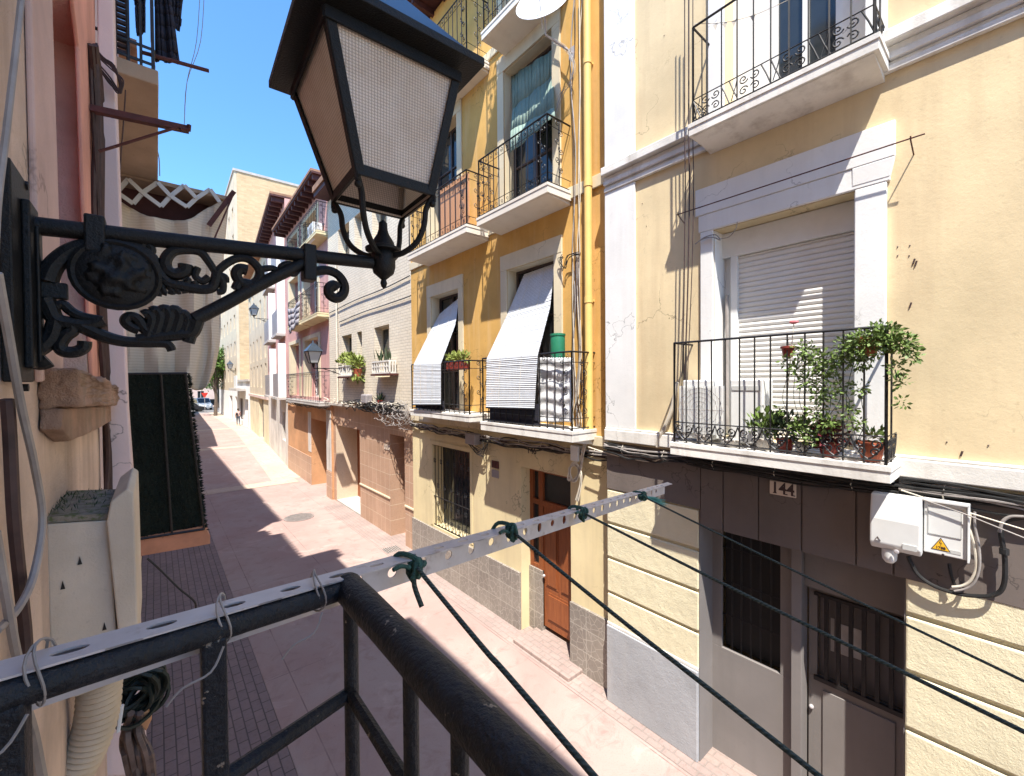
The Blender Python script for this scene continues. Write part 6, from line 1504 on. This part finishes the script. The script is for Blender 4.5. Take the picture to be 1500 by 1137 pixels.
# diagonal lead pipe down from the balcony's left end
mb=MB(); P=[G.P(*G.px(x,y,.05),.05) for x,y in ((992,560),(984,600),(972,630),(965,642),(963,655))]; mb.tube(smoothpath(P),.022,8); tag(mb.build('lead_pipe',M['cablewhite'],smooth=True),'bent pale pipe at the left foot of the flower balcony','pipe')
# vertical cables at the left of the 144 balconies
for k,(x,r,lab) in enumerate(((1003,.006,'leftmost dark cable running down between the two balconies of number 144'),(1009,.008,'middle dark cable running down between the two balconies of number 144'),(1015,.005,'rightmost dark cable running down between the two balconies of number 144'))):
    mb=MB(); P=[G.P(G.px(x+dx,y,.36)[0],G.px(x+dx,y,.36)[1],.36 if y<230 else .14) for dx,y in ((0,-10),(0,100),(0,205),(1,260),(0,350),(-3,440),(-5,560),(-7,620),(-12,640))]
    P=[G.P(*G.px(x+dx,y,.16),.16) for dx,y in ((0,-10),(0,100),(0,205),(1,260),(0,350),(-1-k,440),(-4-2*k,560),(-7,620))]
    mb.tube(smoothpath(P,4),r,5); tag(mb.build('wall_cable',M['cablebrown'],smooth=True),lab,'cable')
# clamp by the window
mb=MB(); P=[G.P(*G.px(x,y,.06),.06) for x,y in ((1018,358),(1030,350),(1045,348),(1055,352),(1048,344),(1034,347),(1026,352))]; mb.tube(smoothpath(P),.006,5)
P=[G.P(*G.px(x,y,.04),.04) for x,y in ((1055,350),(1068,347),(1078,335),(1080,325))]; mb.tube(smoothpath(P),.004,5); tag(mb.build('cable_clamp',M['cablegrey'],smooth=True),'tangled cable clamp at the upper left corner of the shuttered window','clamp')
# meter boxes
def Q(x,y,d): a=G.px(x,y,d); return a
t=thing('meter_box','large pale grey plastic junction box with sloping front right of the number tile','meter box',G.P(.75,3.0,.1))
x0=Q(1350,760,.17)[0]; x1=Q(1275,760,.17)[0]; zt_=Q(1300,724,.17)[1]; zb_=Q(1300,806,.17)[1]; zm_=zb_+(zt_-zb_)*.55
P_=G.P
mb=MB(); prof=[(.0,zb_+.03),(.16,zb_),(.20,zb_+.05),(.20,zm_),(.165,zt_-.01),(.0,zt_)]
mb.prism([P_(x0,z,d_) for d_,z in prof],G.u*(x1-x0)); mb.build('casing',M['plastic'],t,bevel=.012)
MB().fbox(G,x0+.02,x0+.10,zb_+.045,zb_+.085,.2005,.206).build('label_plate',M['plasticdark'],t)
mb=MB(); s_0,z_0=x1-.05,zb_+.07
for a,b in (((-.018,0),(.018,0)),((.018,0),(0,.03)),((0,.03),(-.018,0))): mb.tube([P_(s_0+a[0],z_0+a[1],.203),P_(s_0+b[0],z_0+b[1],.203)],.0018,4)
mb.build('warning_triangle',M['ink'],t)
c=P_(x1-.11,zb_,.13); MB().lathe(c-EZ*.11,[(0,0),(.025,.006),(.043,.03),(.047,.06),(.047,.115),(0,.12)],18).build('cable_cap',M['plastic'],t,smooth=True)
c=P_(x0+.135,zb_+.012,.195); MB().lathe(c,[(0,0),(.016,0),(.016,.01),(.008,.012),(0,.012)],14,G.u,EZ,G.n).build('lock',M['galv'],t)
t=thing('meter_box','flat white meter box with a yellow triangular warning sticker','meter box',G.P(.5,3.0,.1))
y0=Q(1417,770,.12)[0]; y1=Q(1352,770,.12)[0]; zt2_=Q(1385,738,.12)[1]; zb2=Q(1385,815,.12)[1]
MB().fbox(G,y0,y1-.004,zb2,zt2_,.02,.12).build('casing',M['acwhite'],t,bevel=.008)
mb=MB(); mb.fbox(G,y0-.012,y0-.001,zb2-.01,zt2_+.01,.02,.14); mb.fbox(G,y0-.012,y1,zt2_+.001,zt2_+.02,.02,.14); mb.build('rim',M['acwhite'],t,bevel=.003)
mb=MB(); w=y1-y0; mb.fbox(G,y0+.03,y1-.03,zb2+.15,zt2_-.035,.1205,.124); mb.build('window',M['plastic'],t,bevel=.002)
mb=MB()
for a,b,c_,d_ in ((y0+.028,y1-.028,zb2+.147,zb2+.150),(y0+.028,y1-.028,zt2_-.035,zt2_-.032),(y0+.027,y0+.030,zb2+.147,zt2_-.032),(y1-.030,y1-.027,zb2+.147,zt2_-.032)): mb.fbox(G,a,b,c_,d_,.1202,.1255)
mb.build('window_frame',M['plasticdark'],t)
sc_=y1-.095; zc_=zb2+.035; tri=[P_(sc_+.052,zc_,.1212),P_(sc_-.052,zc_,.1212),P_(sc_,zc_+.095,.1212)]
MB().prism(tri,G.n*.001).build('warning_sticker',M['ink'],t)
k_=.84; cc_=(tri[0]+tri[1]+tri[2])/3; MB().prism([cc_+(v-cc_)*k_+G.n*.0012 for v in tri],G.n*.001).build('warning_sticker',M['warn'],t)
mb=MB(); b0=P_(sc_,zc_+.062,.124); mb.tube([b0+EZ*.016,b0-EZ*.004+G.u*.006,b0-EZ*.002-G.u*.004,b0-EZ*.022],.0022,4); mb.build('lightning_mark',M['ink'],t)
textmesh('1788',.026,'sticker_digits',M['ink'],t,P_(sc_,zc_+.020,.1245),-G.u,(0,0,1),.0005,.0006)
MB().fbox(G,y0+.03,y0+.10,zb2+.03,zb2+.055,.1205,.122).build('label_plate',M['plasticdark'],t)
MB().tube([P_(y0+.12,zb2+.008,.12),P_(y0+.12,zb2+.008,.126)],.008,10).build('lock',M['ink'],t)
# cables below / right of the boxes
def fcable(fc,pts,d,r,mat,lab,nm='wall_cable',cat='cable'):
    P=[fc.P(*fc.px(x,y,d),d) for x,y in pts]; tag(MB().tube(smoothpath(P,5),r,8).build(nm,mat,smooth=True),lab,cat)
fcable(G,[(1330,815),(1343,840),(1365,857),(1395,868),(1425,873),(1455,872),(1470,858),(1472,820),(1466,780),(1470,765),(1500,758)],.07,.014,M['cable'],'thick black cable looping under the meter boxes and up at the right')
fcable(G,[(1395,860),(1410,858),(1422,850),(1430,830),(1428,800),(1420,772),(1422,752)],.08,.009,M['cablewhite'],'pale cable rising beside the white meter box')
fcable(G,[(1398,866),(1416,862),(1428,852),(1435,830),(1434,800),(1428,770),(1428,750)],.09,.007,M['cablegrey'],'grey cable hugging the pale cable beside the white meter box')
fcable(G,[(1390,826),(1394,845),(1400,860)],.06,.010,M['cable'],'short black cable stub below the white meter box')
fcable(G,[(1500,757),(1480,757),(1468,765),(1464,780)],.09,.010,M['cablegrey'],'grey cable bending down from the right edge near the boxes')
mb=MB(); p=G.P(*G.px(1471,808,.07),.07); mb.tube([p-EZ*.02,p+EZ*.02],.024,10); tag(mb.build('cable_collar',M['cable']),'black collar clamp on the cable loop right of the meter boxes','clamp')
# the long cable bundles under the ledges
def bundle(fc,s0,s1,z,d,n,spread,lab,mats,sag=.05,rr=(.006,.013),jit=.02):
    t=thing('cable_bundle',lab,'cable bundle',fc.P((s0+s1)/2,z,d)); L=s1-s0
    for k in range(n):
        m=mats[k%len(mats)]; zz=z+random.uniform(-spread,spread); dd=d+random.uniform(-.02,.03); a=fc.P(s0,zz,dd); b=fc.P(s1,zz+random.uniform(-.02,.02),dd)
        P=sagline(a,b,random.uniform(0,sag),max(6,int(L*4)),jit); MB().tube(smoothpath(P,3),random.uniform(*rr),5).build('cable',m,t,smooth=True)
    mb=MB(); 
    for k in range(max(2,int(L/.5))): c=fc.P(s0+L*(k+.5)/max(2,int(L/.5)),z,d); mb.tube([c+Vector((.0,0,-spread*1.2)),c+Vector((-.03,.01,0)),c+Vector((.0,0,spread*1.2))],.004,4)
    mb.build('cable_tie',M['cablewhite'],t); return t
bundle(F4,-4.9,.62,3.34,.06,15,.06,'thick bundle of black cables under the white ledge right of the flower balcony',[M['cable'],M['cable'],M['cable'],M['cablegrey']],.03)
bundle(F4,.62,2.36,3.32,.06,11,.05,'bundle of black cables in the shade under the flower balcony',[M['cable']],.02)
bundle(F4,2.36,3.48,3.33,.06,13,.055,'bundle of black and greenish cables under the ledge left of the flower balcony',[M['cable'],M['cable'],M['cablegrey']],.05)
fcable(F4,[(1320,718),(1350,728),(1400,745),(1500,776)],.12,.005,M['cablewhite'],'thin pale wire slanting down to the right across the white meter box, upper one')
fcable(F4,[(1352,732),(1410,752),(1450,768),(1500,788)],.15,.0045,M['cablegrey'],'thin grey wire slanting down to the right below the pale one')
fcable(F4,[(862,655),(890,664),(925,672),(955,676),(975,668)],.05,.008,M['cablewhite'],'pale cable sagging along the top of the dark frieze')
bundle(Y6,S0+.02,S1-.05,3.2,.06,12,.05,'bundle of brown and black cables sagging under the low balconies of the ochre house',[M['cable'],M['cablebrown'],M['cablegrey']],.10,(.006,.013),.03)
# wild tangle along the brick house
random.seed(12)
t=thing('cable_tangle','wild tangle of dried vines and black cables along the ledge of the pale brick house','cable tangle',BK.P(3,3.5,.1))
mb=MB()
for k in range(30):
    s=random.uniform(0,1.4); P=[]
    z=3.5+random.uniform(-.1,.12)
    L=random.uniform(1.5,4)
    for i in range(9): P.append(BK.P(min(s+L*i/8,LB-.05),z+random.uniform(-.07,.09),random.uniform(.04,.22)))
    mb.tube(smoothpath(P,3),random.uniform(.007,.016),5)
mb.build('cable',M['cable'],t,smooth=True)
mb=MB()
for k in range(70):
    s=abs(random.gauss(0,.9)); c=BK.P(s,3.45+random.uniform(-.15,.15),.16); r0=random.uniform(.08,.25); a0=random.uniform(0,6.28); P=[c+BK.u*(r0*math.cos(a0+i*.5)*1.3)+EZ*(r0*math.sin(a0+i*.5)-.1*(i/7))+BK.n*random.uniform(-.05,.08) for i in range(random.randint(4,8))]
    mb.tube(smoothpath(P,3),random.uniform(.004,.009),4)
mb.build('vine_stem',M['cablegrey'],t,smooth=True)
mb=MB()
for k in range(16): s=random.uniform(.5,LB-.2); c=BK.P(s,3.56+random.uniform(-.04,.1),.1); P=[c+BK.u*(i*.3)+EZ*random.uniform(-.05,.05)+BK.n*random.uniform(0,.1) for i in range(5)]; mb.tube(smoothpath(P,3),random.uniform(.01,.02),5)
mb.build('pale_cable',M['cablewhite'],t,smooth=True)
a=BK.px(537,586,.12); c=BK.P(a[0],a[1]-.1,.12); tag(MB().box(c-Vector((.1,.2,0)),c+Vector((.1,.2,.26))).build('junction_box',M['panelgrey'],bevel=.03),'blue-grey junction box among the cable tangle on the brick house','junction box')
a=BK.px(557,590,.12); c=BK.P(a[0],a[1],.12); t=thing('potted_plant','dark spiky plant in the cable tangle on the brick house ledge','potted plant',c); mb=MB()
MB().lathe(c-EZ*.05,[(0,0),(.06,0),(.08,.12),(0,.12)],12).build('pot',M['redpot'],t)
for k in range(40): mb.leaf(c,random.uniform(.15,.35),Vector((random.gauss(0,.5),random.gauss(0,.5),1)).normalized(),.12)
mb.build('foliage',M['leafdark'],t)
bundle(PK,.2,LP-.2,3.3,.08,8,.06,'bundle of cables under the long balcony of the pink and orange house',[M['cable'],M['cablegrey'],M['cablewhite']],.08,(.008,.016),.04)
# junction box under the ochre balcony and the white one by the pipe
a=Y6.px(693,643,.12); t=thing('junction_box','grey junction box wired under the ochre house balconies above the grilled window','junction box',Y6.P(a[0],a[1],.1))
MB().fbox(Y6,a[0]-.16,a[0]+.16,a[1]-.10,a[1]+.10,.03,.2).build('casing',M['panelgrey'],t,bevel=.015); mb=MB()
for k in range(8): P=[Y6.P(a[0]+random.uniform(-.2,.2),a[1]-.1,.12),Y6.P(a[0]-random.uniform(.1,.35),a[1]-random.uniform(.15,.3),.12),Y6.P(a[0]-random.uniform(.2,.6),a[1]+.02,.1)]; mb.tube(smoothpath(P,5),.006,5)
mb.build('cable',M['cable'],t,smooth=True)
a=Y6.px(843,663,.1); t=thing('junction_box','white junction box with looping pale cables beside the wooden door, below the yellow pipe','junction box',Y6.P(a[0],a[1],.1)); MB().fbox(Y6,a[0]-.075,a[0]+.075,a[1]-.12,a[1]+.10,.03,.13).build('casing',M['acwhite'],t,bevel=.01); mb=MB()
for k in range(5): mb.tube(smoothpath([Y6.P(*Y6.px(x+random.uniform(-3,3),y+random.uniform(-3,3),.12),.12) for x,y in ((858,640),(854,660),(850,685),(842,703),(834,700),(836,684),(846,680),(850,700),(846,735))],4),.010,6)
mb.build('cable',M['cablewhite'],t,smooth=True)
# cables beside the yellow pipe
random.seed(5); t=thing('cable_bundle','bunch of pale and brown cables running down beside the yellow drain pipe','cable bundle',Y6.P(Y6.px(848,400)[0],3.5,.05))
for k in range(9):
    x=846+random.uniform(-7,5); P=[Y6.P(*Y6.px(x+random.uniform(-4,4)*(1 if y not in(370,610) else .3),y,.05),.05) for y in (-10,60,130,210,290,370,440,520,580,612,640)]
    if k>3: P=P[5:]
    MB().tube(smoothpath(P,4),random.uniform(.005,.010),5).build('cable',[M['cablewhite'],M['cablebrown'],M['cablegrey']][k%3],t,smooth=True)
mb=MB()
for k in range(5): mb.tube(smoothpath([Y6.P(*Y6.px(x+random.uniform(-4,4),y+random.uniform(-4,4),.08),.08) for x,y in ((846,372),(832,378),(826,395),(820,380),(822,374))],4),.005,5)
mb.build('loose_cable',M['cable'],t,smooth=True)
random.seed(6); mb=MB()
for k in range(6): mb.tube(smoothpath([Y6.P(*Y6.px(x+random.uniform(-3,3),y+random.uniform(-4,4),.1),.1) for x,y in ((810,60),(830,75),(842,95),(835,120),(822,140),(815,165))],4),.0035,4)
tag(mb.build('loose_cable',M['cablegrey'],smooth=True),'tangle of thin wires hanging below the satellite dish arm','wire')
# plants on the low left ochre balcony
random.seed(9); a=Y6.px(668,531,.34); c=Y6.P(a[0],a[1]-.12,.30); t=thing('potted_plant','green leafy plant in a dark trough behind the rail of the left low ochre balcony','potted plant',c)
MB().box(c-Vector((.08,.3,.02)),c+Vector((.08,.3,.14))).build('trough',M['redpot'],t,bevel=.01); mb=MB()
for k in range(6): foliage(mb,c+Vector((0,-.27+.11*k,.2)),.10,60,.07,up=.6)
mb.build('foliage',M['leaflight'],t)
# drying line across upper 144 balcony
mb=MB(); P=[F4.P(*F4.px(x,y,.36),.36) for x,y in ((1017,35),(1060,33),(1105,22),(1155,0))]; mb.tube(smoothpath(P),.003,4)
for x,y in ((1048,35),(1062,33),(1075,30),(1103,22)): a=F4.px(x,y,.36); c=F4.P(*a,.36); mb.prism([c+F4.u*.025,c-F4.u*.025,c-EZ*.06],(.002,0,0))
tag(mb.build('pennant_line',M['cablewhite']),'thin line with small rag pennants tied across the upper balcony rails of number 144','line')
for o in list(bpy.data.objects):
    if '_off' in o: del o['_off']
